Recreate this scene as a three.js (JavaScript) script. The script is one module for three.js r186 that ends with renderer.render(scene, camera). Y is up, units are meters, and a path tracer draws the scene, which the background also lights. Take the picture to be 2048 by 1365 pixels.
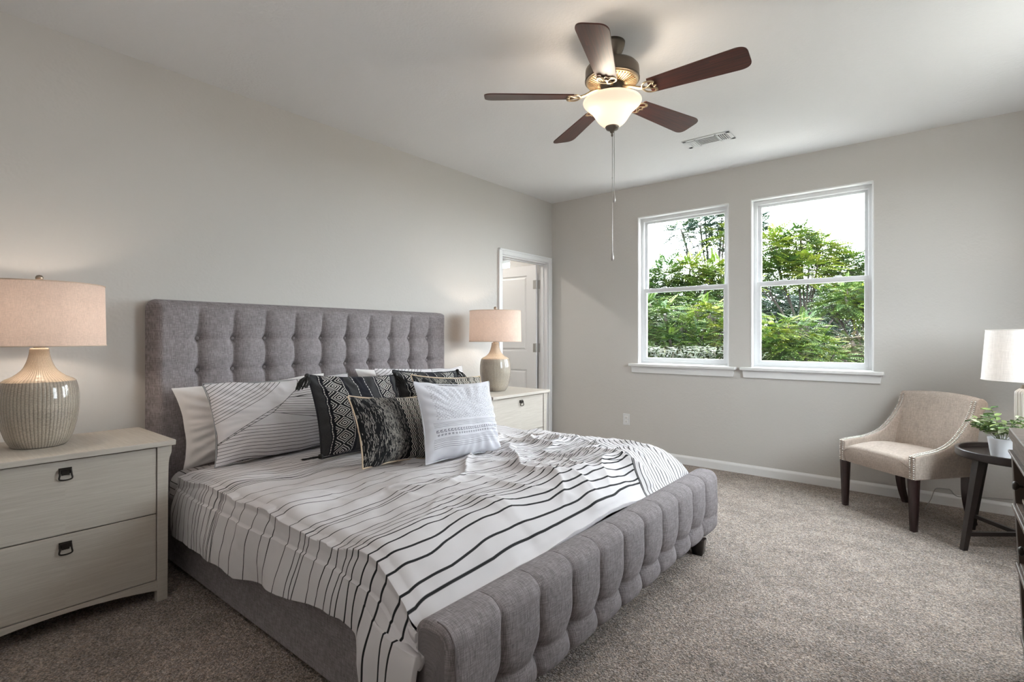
import * as THREE from 'three';
import { RoundedBoxGeometry } from 'three/addons/geometries/RoundedBoxGeometry.js';
import { mergeGeometries, mergeVertices } from 'three/addons/utils/BufferGeometryUtils.js';
import { RectAreaLightUniformsLib } from 'three/addons/lights/RectAreaLightUniformsLib.js';

// ------------------------------------------------------------------ camera, sky, sun, exposure
const scene = new THREE.Scene();
const renderer = new THREE.WebGLRenderer({ antialias: true });
renderer.toneMapping = THREE.LinearToneMapping;
renderer.toneMappingExposure = 1.09;
renderer.shadowMap.enabled = true;
RectAreaLightUniformsLib.init();

const F = 1038, CX = 1024, CY = 675, YAW = 39.25 * Math.PI / 180;
const EYE = new THREE.Vector3(3.3965, 1.212, 4.8812);
const camera = new THREE.PerspectiveCamera(2 * Math.atan(682.5 / F) * 180 / Math.PI, 2048 / 1365, 0.05, 200);
camera.position.copy(EYE);
camera.rotation.set(0, YAW, 0);
camera.setViewOffset(2048, 1365, 0, 7.5, 2048, 1365);     // the horizon lies 7.5 pixels above the middle
scene.add(camera);
const FW = new THREE.Vector3(-Math.sin(YAW), 0, -Math.cos(YAW)), RT = new THREE.Vector3(Math.cos(YAW), 0, -Math.sin(YAW));
// the point seen at pixel (px, py) at a depth in metres
const at = (px, py, d) => EYE.clone().addScaledVector(FW, d).addScaledVector(RT, (px - CX) / F * d).add(new THREE.Vector3(0, (CY - py) / F * d, 0));

scene.background = new THREE.Color().setRGB(0.89, 0.945, 1.0);
scene.backgroundIntensity = 19.0;

const sun = new THREE.DirectionalLight(new THREE.Color().setRGB(1, 0.93, 0.78), 22);
sun.position.set(-8, 14, 8); sun.target.position.set(0, 0, 0);
sun.castShadow = true; sun.shadow.camera.left = -16; sun.shadow.camera.right = 16; sun.shadow.camera.top = 16; sun.shadow.camera.bottom = -16;
scene.add(sun, sun.target);

const LAMP_POWER = 0.3, FAN_POWER = 0.36, BATH_POWER = 4, FILL_UPLIGHT_POWER = 4.8;
const WARM = new THREE.Color().setRGB(1, 0.87, 0.74), SOFTWARM = new THREE.Color().setRGB(1, 0.88, 0.72);

// ------------------------------------------------------------------ helpers
function rng(seed) { let a = seed >>> 0; return () => { a = (a + 0x6D2B79F5) | 0; let t = Math.imul(a ^ (a >>> 15), 1 | a); t = (t + Math.imul(t ^ (t >>> 7), 61 | t)) ^ t; return ((t ^ (t >>> 14)) >>> 0) / 4294967296; }; }
const hash = (x, y, s) => { let h = Math.imul(x, 374761393) ^ Math.imul(y, 668265263) ^ Math.imul(s, 974634777); h = Math.imul(h ^ (h >>> 13), 1274126177); return ((h ^ (h >>> 16)) >>> 0) / 4294967296; };
const mod = (a, n) => ((a % n) + n) % n;
const sm = (a, b, x) => { const t = Math.min(1, Math.max(0, (x - a) / (b - a))); return t * t * (3 - 2 * t); };
const lerp = (a, b, t) => a + (b - a) * t;
// value noise; px, py: periods (0 = none)
function vn(x, y, s = 1, px = 0, py = px) {
  const xi = Math.floor(x), yi = Math.floor(y), fx = x - xi, fy = y - yi, u = fx * fx * (3 - 2 * fx), v = fy * fy * (3 - 2 * fy);
  const h = (i, j) => hash(px ? mod(i, px) : i, py ? mod(j, py) : j, s);
  return lerp(lerp(h(xi, yi), h(xi + 1, yi), u), lerp(h(xi, yi + 1), h(xi + 1, yi + 1), u), v);
}
const fbm = (x, y, s = 1, o = 4) => { let a = 0.5, r = 0, n = 0; for (let i = 0; i < o; i++) { r += a * vn(x, y, s + i); n += a; a *= 0.5; x *= 2.03; y *= 2.03; } return r / n; };
const pw = (pts, x) => { if (x <= pts[0][0]) return pts[0][1]; for (let i = 1; i < pts.length; i++) if (x <= pts[i][0]) return lerp(pts[i - 1][1], pts[i][1], (x - pts[i - 1][0]) / (pts[i][0] - pts[i - 1][0])); return pts[pts.length - 1][1]; };

function dtex(w, h, fn, srgb = true) {
  const d = new Uint8Array(w * h * 4);
  for (let j = 0; j < h; j++) for (let i = 0; i < w; i++) {
    const c = fn(i, j), k = (j * w + i) * 4;
    if (typeof c === 'number') { d[k] = d[k + 1] = d[k + 2] = Math.max(0, Math.min(255, c * 255)); } else { d[k] = Math.max(0, Math.min(255, c[0] * 255)); d[k + 1] = Math.max(0, Math.min(255, c[1] * 255)); d[k + 2] = Math.max(0, Math.min(255, c[2] * 255)); }
    d[k + 3] = 255;
  }
  const t = new THREE.DataTexture(d, w, h); t.wrapS = t.wrapT = THREE.RepeatWrapping; t.magFilter = THREE.LinearFilter; t.minFilter = THREE.LinearMipmapLinearFilter; t.generateMipmaps = true;
  if (srgb) t.colorSpace = THREE.SRGBColorSpace; t.needsUpdate = true; return t;
}
const sized = (t, sx, sy = sx) => { const c = t.clone(); c.repeat.set(1 / sx, 1 / sy); c.needsUpdate = true; return c; };
function canvasTex(w, h, draw) {
  const c = document.createElement('canvas'); c.width = w; c.height = h; const g = c.getContext('2d'); draw(g, w, h);
  const t = new THREE.CanvasTexture(c); t.colorSpace = THREE.SRGBColorSpace; t.wrapS = t.wrapT = THREE.RepeatWrapping; return t;
}
const lin = (r, g, b) => new THREE.Color().setRGB(r, g, b);
const std = (o) => new THREE.MeshStandardMaterial(o), phys = (o) => new THREE.MeshPhysicalMaterial(o);

// uv in metres from the dominant direction of each face
function boxUV(g0) {
  const g = g0.index ? g0.toNonIndexed() : g0, p = g.attributes.position, uv = new Float32Array(p.count * 2), a = new THREE.Vector3(), b = new THREE.Vector3(), c = new THREE.Vector3();
  for (let i = 0; i < p.count; i += 3) {
    a.fromBufferAttribute(p, i); b.fromBufferAttribute(p, i + 1); c.fromBufferAttribute(p, i + 2);
    const n = b.clone().sub(a).cross(c.clone().sub(a)), ax = Math.abs(n.x), ay = Math.abs(n.y), az = Math.abs(n.z);
    [a, b, c].forEach((q, k) => { const [u, v] = ax >= ay && ax >= az ? [q.z, q.y] : ay >= az ? [q.x, q.z] : [q.x, q.y]; uv[(i + k) * 2] = u; uv[(i + k) * 2 + 1] = v; });
  }
  g.setAttribute('uv', new THREE.BufferAttribute(uv, 2)); return g;
}
const moved = (g, x = 0, y = 0, z = 0, rx = 0, ry = 0, rz = 0) => { const m = new THREE.Matrix4().makeRotationFromEuler(new THREE.Euler(rx, ry, rz)); m.setPosition(x, y, z); return g.clone().applyMatrix4(m); };
// a box from corner to corner with softened edges
function bx(x0, x1, y0, y1, z0, z1, r = 0.003) {
  const w = x1 - x0, h = y1 - y0, d = z1 - z0, rr = Math.min(r, w / 2.2, h / 2.2, d / 2.2);
  const g = rr > 0 ? new RoundedBoxGeometry(w, h, d, 2, rr) : new THREE.BoxGeometry(w, h, d);
  return boxUV(g.translate((x0 + x1) / 2, (y0 + y1) / 2, (z0 + z1) / 2));
}
function merge(list) {
  const l = (Array.isArray(list) ? list : [list]).map((g) => { const q = g.index ? g.toNonIndexed() : g; for (const k of Object.keys(q.attributes)) if (!['position', 'normal', 'uv'].includes(k)) q.deleteAttribute(k); return q; });
  return l.length > 1 ? mergeGeometries(l, false) : l[0];
}
const taken = {};
const numbered = (n) => { const k = taken[n] = (taken[n] ?? -1) + 1; return k ? n + '_' + String(k).padStart(3, '0') : n; };
function part(name, geo, m, parent, label) {
  const o = new THREE.Mesh(Array.isArray(geo) ? merge(geo) : geo, m); o.name = name; o.castShadow = o.receiveShadow = true; if (label) o.userData.label = label; parent.add(o); return o;
}
function thing(name, label, category, pos = [0, 0, 0], turn = 0, group) {
  const o = new THREE.Group(); o.name = numbered(name); o.position.set(...pos); o.rotation.y = turn; o.userData = { label, category }; if (group) o.userData.group = group; scene.add(o); return o;
}
function solo(name, geo, m, label, category, group) {
  const o = part(numbered(name), geo, m, scene); o.userData = { label, category }; if (group) o.userData.group = group; return o;
}
function struct(name, geo, m, label) { const o = part(name, geo, m, scene); o.userData = { kind: 'structure', label, category: 'room' }; return o; }
function structGroup(name, label) { const o = new THREE.Group(); o.name = name; o.userData = { kind: 'structure', label, category: 'room' }; scene.add(o); return o; }
// a surface from fn(i, j) -> [x, y, z, u, v]
function grid(nu, nv, fn, flip = false) {
  const pos = [], uv = [], idx = [];
  for (let j = 0; j <= nv; j++) for (let i = 0; i <= nu; i++) { const q = fn(i / nu, j / nv); pos.push(q[0], q[1], q[2]); uv.push(q[3] ?? i / nu, q[4] ?? j / nv); }
  for (let j = 0; j < nv; j++) for (let i = 0; i < nu; i++) { const a = j * (nu + 1) + i, b = a + 1, c = a + nu + 1, d = c + 1; flip ? idx.push(a, c, b, b, c, d) : idx.push(a, b, c, b, d, c); }
  const g = new THREE.BufferGeometry(); g.setAttribute('position', new THREE.Float32BufferAttribute(pos, 3)); g.setAttribute('uv', new THREE.Float32BufferAttribute(uv, 2)); g.setIndex(idx); g.computeVertexNormals(); return g;
}
const V2 = (x, y) => new THREE.Vector2(x, y), V3 = (x, y, z) => new THREE.Vector3(x, y, z);
const lathe = (pts, n = 48) => new THREE.LatheGeometry(pts.map((p) => V2(p[0], p[1])), n);
const tube = (pts, r, n = 40, m = 8) => new THREE.TubeGeometry(new THREE.CatmullRomCurve3(pts.map((p) => V3(...p))), n, r, m, false);
function extrude(pts, depth, bevel = 0.002) {
  const s = new THREE.Shape(pts.map((p) => V2(...p)));
  return new THREE.ExtrudeGeometry(s, { depth: depth - 2 * bevel, bevelEnabled: bevel > 0, bevelSize: bevel, bevelThickness: bevel, bevelSegments: 2, bevelOffset: -bevel, curveSegments: 8 }).translate(0, 0, bevel);
}
function spline(pts, n = 40) { return new THREE.SplineCurve(pts.map((p) => V2(...p))).getPoints(n).map((p) => [p.x, p.y]); }

// ------------------------------------------------------------------ materials
const paintBump = dtex(256, 256, (i, j) => 0.5 + 0.5 * (vn(i / 4, j / 4, 3, 64) - 0.5) + 0.4 * (vn(i / 9, j / 9, 5, 0) - 0.5), false);
const wallMat = std({ color: lin(0.56, 0.54, 0.515), roughness: 0.85, bumpMap: sized(paintBump, 0.6), bumpScale: 0.0008 });
const ceilMat = std({ color: lin(0.73, 0.73, 0.735), roughness: 0.9, bumpMap: sized(paintBump, 0.5), bumpScale: 0.0014 });
const trimMat = std({ color: lin(0.76, 0.76, 0.76), roughness: 0.35 });
const doorMat = std({ color: lin(0.8, 0.8, 0.8), roughness: 0.4 });
const vinylMat = std({ color: lin(0.70, 0.71, 0.72), roughness: 0.3 });
const glassMat = phys({ color: lin(0.93, 0.96, 0.95), transmission: 1, thickness: 0, roughness: 0.0, ior: 1.5, specularIntensity: 0.5 });
const nickelMat = std({ color: lin(0.5, 0.49, 0.47), metalness: 1, roughness: 0.35 });

const carpetCol = dtex(1024, 1024, (i, j) => {
  const a = vn(i / 2.2, j / 2.2, 11), b = vn(i / 4, j / 4, 12, 256), c = vn(i / 64, j / 64, 13, 16), d = vn(i / 17, j / 17, 14);
  const k = 0.775 + 0.42 * (a - 0.5) + 0.35 * (b - 0.5) + 0.10 * (c - 0.5) + 0.08 * (d - 0.5), w = 0.04 * (vn(i / 5, j / 5, 19) - 0.5);
  return [k * (0.742 + w), k * 0.687, k * (0.648 - w)];
});
const carpetBump = dtex(512, 512, (i, j) => 0.6 * vn(i / 4, j / 4, 21, 128) + 0.4 * vn(i / 2, j / 2, 22, 256), false);
const carpetMat = std({ map: sized(carpetCol, 1.3), roughness: 1, bumpMap: sized(carpetBump, 0.62), bumpScale: 0.007, });

// grey chambray upholstery: crossing threads with slubs
const weave = (base, amp, seed, n = 512) => dtex(n, n, (i, j) => {
  const wx = vn(i / 1.6, j / 26, seed, 0), wy = vn(i / 26, j / 1.6, seed + 1, 0), f = vn(i / 1.3, j / 1.3, seed + 2), big = vn(i / 60, j / 60, seed + 3, Math.floor(n / 60));
  const k = 1 + amp * (1.1 * (wx - 0.5) + 0.9 * (wy - 0.5) + 0.5 * (f - 0.5) + 0.25 * (big - 0.5));
  return [base[0] * k, base[1] * k, base[2] * k];
});
const weaveBump = dtex(256, 256, (i, j) => 0.5 * vn(i / 1.5, j / 20, 41) + 0.5 * vn(i / 20, j / 1.5, 42), false);
const upholstery = phys({ map: sized(weave([0.545, 0.52, 0.53], 0.26, 31), 0.3), roughness: 0.95, specularIntensity: 0.25, sheen: 0.5, sheenRoughness: 0.5, sheenColor: lin(0.32, 0.32, 0.36), bumpMap: sized(weaveBump, 0.28), bumpScale: 0.0008 });
const chairFabric = phys({ map: sized(weave([0.70, 0.65, 0.61], 0.16, 51), 0.3), roughness: 0.9, specularIntensity: 0.25, bumpMap: sized(weaveBump, 0.2), bumpScale: 0.0006 });
const shadeTex = weave([0.81, 0.735, 0.69], 0.1, 61);
const shadeMat = phys({ map: sized(shadeTex, 0.16), roughness: 1, transmission: 0.24, thickness: 0, specularIntensity: 0.1, side: THREE.DoubleSide });
const whiteShadeMat = phys({ map: sized(weave([0.93, 0.92, 0.915], 0.05, 65, 256), 0.3), roughness: 1, transmission: 0.26, thickness: 0, specularIntensity: 0.1, side: THREE.DoubleSide });
const linenWhite = std({ color: lin(0.78, 0.76, 0.76), roughness: 0.95 });

const grain = (c0, c1, seed, w = 512, h = 512, sx = 90, sy = 3, mixp = 1.3) => dtex(w, h, (i, j) => {
  const warp = 6 * vn(i / 120, j / 40, seed + 7), a = vn(i / sx, (j + warp) / sy, seed), b = vn(i / (sx * 0.4), (j + warp) / (sy * 0.45), seed + 1), c = vn(i / (sx * 2), j / (sy * 6), seed + 2);
  const k = Math.pow(Math.min(1, Math.max(0, 0.5 * a + 0.3 * b + 0.3 * c)), mixp);
  return [lerp(c0[0], c1[0], k), lerp(c0[1], c1[1], k), lerp(c0[2], c1[2], k)];
});
const washWood = std({ map: sized(grain([0.69, 0.66, 0.62], [0.775, 0.75, 0.715], 71, 512, 512, 70, 2.2), 0.6, 0.45), roughness: 0.6 });
const bladeWood = phys({ map: sized(grain([0.13, 0.045, 0.03], [0.44, 0.19, 0.11], 81, 512, 512, 150, 3, 1.2), 0.5, 0.28), roughness: 0.38, clearcoat: 0.15, clearcoatRoughness: 0.3 });
const espresso = phys({ color: lin(0.012, 0.007, 0.006), roughness: 0.35, clearcoat: 0.3, clearcoatRoughness: 0.3 });
const mahogany = phys({ color: lin(0.022, 0.008, 0.008), roughness: 0.32, clearcoat: 0.3, clearcoatRoughness: 0.3 });
const rusticWood = std({ map: sized(grain([0.25, 0.20, 0.17], [0.52, 0.45, 0.40], 91, 512, 512, 60, 3), 0.5, 0.4), roughness: 0.5 });
const rusticLight = std({ map: sized(grain([0.42, 0.36, 0.31], [0.62, 0.55, 0.49], 95, 512, 512, 60, 3), 0.5, 0.4), roughness: 0.55 });
const ironMat = std({ color: lin(0.035, 0.03, 0.026), metalness: 0.8, roughness: 0.45 });
const blackMat = std({ color: lin(0.008, 0.008, 0.008), roughness: 0.6 });
const bronzeMat = std({ color: lin(0.16, 0.135, 0.11), metalness: 0.9, roughness: 0.42 });
const brassMat = std({ color: lin(0.42, 0.33, 0.22), metalness: 0.85, roughness: 0.4 });

// ------------------------------------------------------------------ room shell
const H = 2.74, RX = 4.25, RZ = 5.75, T = 0.14;
const carpet = struct('floor', boxUV(new THREE.BoxGeometry(RX + 2.4, 0.1, RZ + 0.2).translate((RX - 2.3) / 2, -0.05, RZ / 2 - 0.02)), carpetMat, 'taupe cut-pile carpet covering the bedroom floor');
struct('ceiling', boxUV(new THREE.BoxGeometry(RX + 2.6, 0.2, RZ + 0.3).translate((RX - 2.3) / 2, H + 0.1, RZ / 2)), ceilMat, 'flat white painted ceiling');
function wallShape(x0, x1, holes) {
  const s = new THREE.Shape([V2(x0, 0), V2(x1, 0), V2(x1, H), V2(x0, H)]);
  for (const [a, b, c, d] of holes) s.holes.push(new THREE.Path([V2(a, c), V2(a, d), V2(b, d), V2(b, c)]));
  return new THREE.ExtrudeGeometry(s, { depth: T, bevelEnabled: false });
}
const W1 = [1.057, 1.94, 0.945, 2.425], W2 = [2.132, 3.02, 0.945, 2.425], W3 = [-1.35, -0.62, 1.35, 2.2];
struct('wall_far', wallShape(-2.2, RX + T, [W1, W2, W3]).translate(0, 0, -T), wallMat, 'greige painted wall with the two windows');
const DOOR = [0.09, 0.89, 0, 2.05];
const wl = struct('wall_left', wallShape(0, RZ, [DOOR]).scale(1, 1, 0.115 / T), wallMat, 'greige painted wall behind the bed'); wl.rotation.y = -Math.PI / 2;
const WR = [[1.02, 2.12, 0.945, 2.425]];  // opening of an unseen window that lights the room from the right
const wr = struct('wall_right', wallShape(0, RZ, WR), wallMat, 'greige painted wall behind the dresser'); wr.rotation.y = -Math.PI / 2; wr.position.x = RX + T;
const WN = [];
struct('wall_near', wallShape(-0.115, RX + T, WN).translate(0, 0, RZ), wallMat, 'greige painted wall facing the two windows');
// the small room behind the door
const wb = struct('wall_bath_end', boxUV(new THREE.BoxGeometry(0.1, H, 2.4).translate(-2.25, H / 2, 1.2)), wallMat, 'end wall of the room behind the door');
struct('wall_bath_side', boxUV(new THREE.BoxGeometry(2.1, H, 0.1).translate(-1.165, H / 2, 2.35)), wallMat, 'side wall of the room behind the door');

// baseboards: a moulded profile swept along
function baseboard(name, len, pos, turn, label) {
  const g = extrude([[0, 0], [0.014, 0], [0.014, 0.062], [0.011, 0.07], [0.006, 0.078], [0.004, 0.083], [0, 0.083]], len, 0);
  const o = struct(name, g, trimMat, label); o.position.set(...pos); o.rotation.y = turn; return o;
}
baseboard('baseboard_far', RX, [0, 0, 0], 0, 'white baseboard below the windows');
scene.children[scene.children.length - 1].rotation.y = -Math.PI / 2; scene.children[scene.children.length - 1].position.set(RX, 0, 0);
baseboard('baseboard_left', RZ - 0.95, [0, 0, 0.95], 0, 'white baseboard behind the bed');
baseboard('baseboard_right', RZ, [RX, 0, RZ], Math.PI, 'white baseboard behind the dresser');
baseboard('baseboard_near', RX, [0, 0, RZ], Math.PI / 2, 'white baseboard on the wall facing the windows');

// windows: white reveal liner, vinyl frame, two sashes, stool and apron
function makeWindow(name, [x0, x1, y0, y1], label, sill = true) {
  const g = structGroup(name, label); g.position.set((x0 + x1) / 2, y0, 0);
  const w = (x1 - x0) / 2, h = y1 - y0, m = h * 0.497;
  part('window_reveal', [bx(-w - 0.004, -w + 0.008, 0, h, -T, 0.003), bx(w - 0.008, w + 0.004, 0, h, -T, 0.003), bx(-w, w, h - 0.008, h + 0.004, -T, 0.003), bx(-w, w, -0.004, 0.008, -T, 0.0)], trimMat, g);
  const fz0 = -0.125, fz1 = -0.062;
  part('window_frame', [bx(-w + 0.008, -w + 0.036, 0.008, h - 0.008, fz0, fz1), bx(w - 0.036, w - 0.008, 0.008, h - 0.008, fz0, fz1), bx(-w + 0.03, w - 0.03, h - 0.04, h - 0.008, fz0, fz1), bx(-w + 0.03, w - 0.03, 0.008, 0.03, fz0, fz1), bx(-w + 0.036, -w + 0.042, 0.03, h - 0.04, -0.1, -0.09), bx(w - 0.042, w - 0.036, 0.03, h - 0.04, -0.1, -0.09)], vinylMat, g);
  const sash = (n, a, b, z, bot, top) => {
    const s = part(n, [bx(-w + 0.034, -w + 0.064, a, b, z - 0.014, z + 0.014), bx(w - 0.064, w - 0.034, a, b, z - 0.014, z + 0.014), bx(-w + 0.06, w - 0.06, a, a + bot, z - 0.014, z + 0.014), bx(-w + 0.06, w - 0.06, b - top, b, z - 0.014, z + 0.014)], vinylMat, g);
    part('pane', new THREE.PlaneGeometry(2 * w - 0.11, b - a - bot - top + 0.01).translate(0, (a + bot + b - top) / 2, z), glassMat, s); return s;
  };
  sash('upper_sash', m - 0.018, h - 0.034, -0.108, 0.034, 0.026);
  const lo = sash('lower_sash', 0.026, m + 0.022, -0.078, 0.036, 0.04);
  for (const s of [-0.45, 0.45]) part('sash_lock', [bx(s * w - 0.03, s * w + 0.03, m + 0.02, m + 0.028, -0.088, -0.068, 0.002), bx(s * w - 0.008, s * w + 0.025, m + 0.028, m + 0.036, -0.084, -0.072, 0.002)], vinylMat, lo);
  if (sill) {
    part('window_stool', bx(-w - 0.085, w + 0.07, -0.026, 0.001, -0.06, 0.05, 0.006), trimMat, g);
    const a = [[-w - 0.068, -0.026], [w + 0.053, -0.026], [w + 0.046, -0.09], [-w - 0.061, -0.09]];
    part('window_apron', extrude(a, 0.018, 0.002), trimMat, g);
  }
  return g;
}
makeWindow('window_1', W1, 'white double-hung window closer to the open door');
makeWindow('window_2', W2, 'white double-hung window closer to the armchair');
makeWindow('window_3', W3, 'small window in the room behind the open door', false);
WR.forEach((r, k) => { const g = makeWindow('window_' + (k + 4), r, 'unseen white double-hung window in the right wall, lighting the room from the right'); g.rotation.y = -Math.PI / 2; g.position.set(RX, r[2], (r[0] + r[1]) / 2); });

// door, jamb and casing
{
  const c = structGroup('trim_1', 'white casing and jamb round the open door'); c.position.set(0, 0, 0);
  const [a, b, , t] = DOOR, cw = 0.058;
  part('casing', [bx(0, 0.016, 0, t + cw, a - cw, a, 0.003), bx(0, 0.016, 0, t + cw, b, b + cw, 0.003), bx(0, 0.016, t, t + cw, a, b, 0.003), bx(0.016, 0.022, 0, t + cw, a - cw, a - cw + 0.018, 0.002), bx(0.016, 0.022, 0, t + cw, b + cw - 0.018, b + cw, 0.002), bx(0.016, 0.022, t + cw - 0.018, t + cw, a - cw, b + cw, 0.002)], trimMat, c);
  part('jamb', [bx(-0.117, 0.002, 0, t, a - 0.002, a + 0.017), bx(-0.117, 0.002, 0, t, b - 0.017, b + 0.002), bx(-0.117, 0.002, t - 0.017, t + 0.002, a, b)], trimMat, c);
  part('door_stop', [bx(-0.075, -0.04, 0, t - 0.017, a + 0.017, a + 0.028), bx(-0.075, -0.04, 0, t - 0.017, b - 0.028, b - 0.017), bx(-0.075, -0.04, t - 0.028, t - 0.017, a + 0.02, b - 0.02)], trimMat, c);
  part('casing_bath', [bx(-0.131, -0.115, 0, t + cw, b, b + cw), bx(-0.131, -0.115, t, t + cw, a, b)], trimMat, c);
  // the leaf, standing open into the next room
  const d = structGroup('door_1', 'white two-panel door standing open beside the corner'); d.position.set(-0.128, 0.012, a + 0.022); d.rotation.y = 0.05;
  const dw = 0.755, dh = 2.018;
  const hole = (s, x0, x1, y0, y1) => s.holes.push(new THREE.Path([V2(x0, y0), V2(x0, y1), V2(x1, y1), V2(x1, y0)]));
  const s = new THREE.Shape([V2(-dw, 0), V2(0, 0), V2(0, dh), V2(-dw, dh)]); const P = [[-dw + 0.11, -0.12, 0.24, 0.83], [-dw + 0.11, -0.12, 1.04, dh - 0.11]];
  for (const p of P) hole(s, ...p);
  part('leaf_frame', new THREE.ExtrudeGeometry(s, { depth: 0.03, bevelEnabled: true, bevelSize: 0.002, bevelThickness: 0.002, bevelSegments: 2 }), doorMat, d);
  for (const [x0, x1, y0, y1] of P) {
    const g = [bx(x0 - 0.01, x1 + 0.01, y0 - 0.01, y1 + 0.01, 0.006, 0.022, 0)];
    const rise = new THREE.Shape([V2(x0 + 0.035, y0 + 0.035), V2(x1 - 0.035, y0 + 0.035), V2(x1 - 0.035, y1 - 0.035), V2(x0 + 0.035, y1 - 0.035)]);
    g.push(new THREE.ExtrudeGeometry(rise, { depth: 0.002, bevelEnabled: true, bevelSize: 0.014, bevelThickness: 0.006, bevelSegments: 1 }).translate(0, 0, 0.022));
    part('panel', g, doorMat, d);
  }
  for (const y of [0.28, 1.08, 1.8]) part('hinge', [bx(-0.034, -0.002, y - 0.05, y + 0.05, 0.033, 0.037, 0.001), bx(0.004, 0.036, y - 0.05, y + 0.05, 0.0, 0.004, 0.001), moved(new THREE.CylinderGeometry(0.008, 0.008, 0.104, 12), 0.003, y, 0.028)], nickelMat, d, 'satin nickel hinge');
}

// ------------------------------------------------------------------ bed
const bed = thing('bed', 'king bed upholstered in grey fabric with button-tufted headboard and footboard', 'bed', [1.2, 0, 2.855]);
const BX = 1.2, BZ = 2.855;                                  // everything below is laid out in room metres, then moved to the bed's base
const toBed = (g) => g.translate(-BX, 0, -BZ);
const COL0 = 1.972, COLS = 0.1933, NC = 10;
{
  // headboard: a padded panel, buttons on a square grid, creases running between them
  const z0 = 1.77, z1 = 3.945, y0 = 0.1, y1 = 1.425, xb = 0.02, R = 0.055, CR = 0.055;
  const rows = [0.657, 0.84, 1.023, 1.206], rs = 0.183;
  const front = (u, v) => {
    let z = lerp(z1, z0, u), y = lerp(y0, y1, v);
    // round the upper corners of the outline
    const cz = z > z1 - CR ? z1 - CR : z < z0 + CR * 0.5 ? z0 + CR * 0.5 : null, cr = z > z1 - CR ? CR : CR * 0.5, cy = y1 - cr;
    if (cz !== null && y > cy) { const a = (z - cz) / cr, b = (y - cy) / cr, m = Math.max(Math.abs(a), Math.abs(b)), l = Math.hypot(a, b); if (l > 0) { z = cz + a / l * m * cr; y = cy + b / l * m * cr; } }
    let e = Math.min(z - z0, z1 - z, y - y0, y1 - y);
    if (cz !== null && y > cy) e = Math.min(e, cr - Math.hypot(z - cz, y - cy));
    e = Math.max(0, e);
    const k = Math.min(1, e / R), prof = Math.sqrt(1 - (1 - k) * (1 - k));
    const cu = (z - COL0) / COLS, uu = Math.min(NC - 0.5, Math.max(-0.5, cu)), cv = (y - rows[0]) / rs, vv = Math.min(3.5, Math.max(-0.5, cv));
    const su = Math.abs(Math.sin(Math.PI * uu)), sv = Math.abs(Math.sin(Math.PI * vv));
    const fade = sm(0, 0.1, e), up = cv > 3 ? 1 - sm(3, 4.2, cv) : 1;
    let d = 0.019 * Math.exp(-su * 4.2) * (0.15 + 0.85 * up) + 0.004 * Math.exp(-sv * 6) * (cu > -0.5 && cu < NC - 0.5 ? 1 : 0.25);
    d += 0.016 * (1 - Math.sqrt(su * (0.5 + 0.5 * sv)));
    const bz = Math.round(Math.min(NC - 1, Math.max(0, cu))) * COLS + COL0, by = rows[Math.round(Math.min(3, Math.max(0, cv)))], r = Math.hypot(z - bz, y - by);
    d += 0.042 * Math.exp(-Math.pow(r / 0.026, 1.2));
    return [xb + 0.122 * prof - d * fade, y, z, z, y];
  };
  const hg = toBed(grid(330, 200, front));
  const hb = part('headboard', hg, upholstery, bed);
  part('headboard_back', toBed(bx(0.006, 0.03, 0.08, 1.41, z0 + 0.012, z1 - 0.012, 0.006)), upholstery, hb);
  const btn = new THREE.SphereGeometry(0.011, 14, 10).scale(0.5, 1, 1);
  for (const y of rows) for (let k = 0; k < NC; k++) part('button', toBed(btn.clone().translate(0.092, y, COL0 + k * COLS)), upholstery, hb);
  // side rails
  for (const z of [3.862, 1.808]) part('side_rail', toBed(bx(0.12, 2.29, 0.028, 0.37, z, z + 0.04, 0.012)), upholstery, bed);
  part('slat_base', toBed(bx(0.12, 2.28, 0.17, 0.2, 1.84, 3.87, 0.002)), blackMat, bed);
  // footboard: a padded rail, one row of buttons, piped channels over the top
  const cx = 2.336, cy = 0.256, hw = 0.072, hh = 0.178, cr = 0.055, N = 132, loop = [];
  { // outline of a rounded rectangle, walked at even steps
    const seg = [[hw - cr, hh, 1, 0], [hw, hh - cr, 0, -1]], straight = [2 * (hh - cr), 2 * (hw - cr)], arc = cr * Math.PI / 2, total = 2 * (straight[0] + straight[1]) + 4 * arc;
    for (let i = 0; i < N; i++) {
      let s = i / N * total, x, y, nx, ny;
      const walk = [['r', straight[0]], ['a', arc, 1], ['b', straight[1]], ['a', arc, 2], ['l', straight[0]], ['a', arc, 3], ['t', straight[1]], ['a', arc, 0]];
      for (const w of walk) {
        if (s > w[1]) { s -= w[1]; continue; }
        if (w[0] === 'r') { x = hw; y = hh - cr - s; nx = 1; ny = 0; } else if (w[0] === 'b') { x = hw - cr - s; y = -hh; nx = 0; ny = -1; } else if (w[0] === 'l') { x = -hw; y = -hh + cr + s; nx = -1; ny = 0; } else if (w[0] === 't') { x = -hw + cr + s; y = hh; nx = 0; ny = 1; } else {
          const a0 = [Math.PI / 2, 0, -Math.PI / 2, -Math.PI][w[2]], an = a0 - s / cr; nx = Math.cos(an); ny = Math.sin(an);
          const qx = [hw - cr, hw - cr, -hw + cr, -hw + cr][w[2]], qy = [hh - cr, -hh + cr, -hh + cr, hh - cr][w[2]]; x = qx + nx * cr; y = qy + ny * cr;
        }
        break;
      }
      loop.push([x, y, nx, ny, i / N * total]);
    }
  }
  const by = 0.19, M = 520, fz0 = 3.932, fz1 = 1.768;
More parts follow.
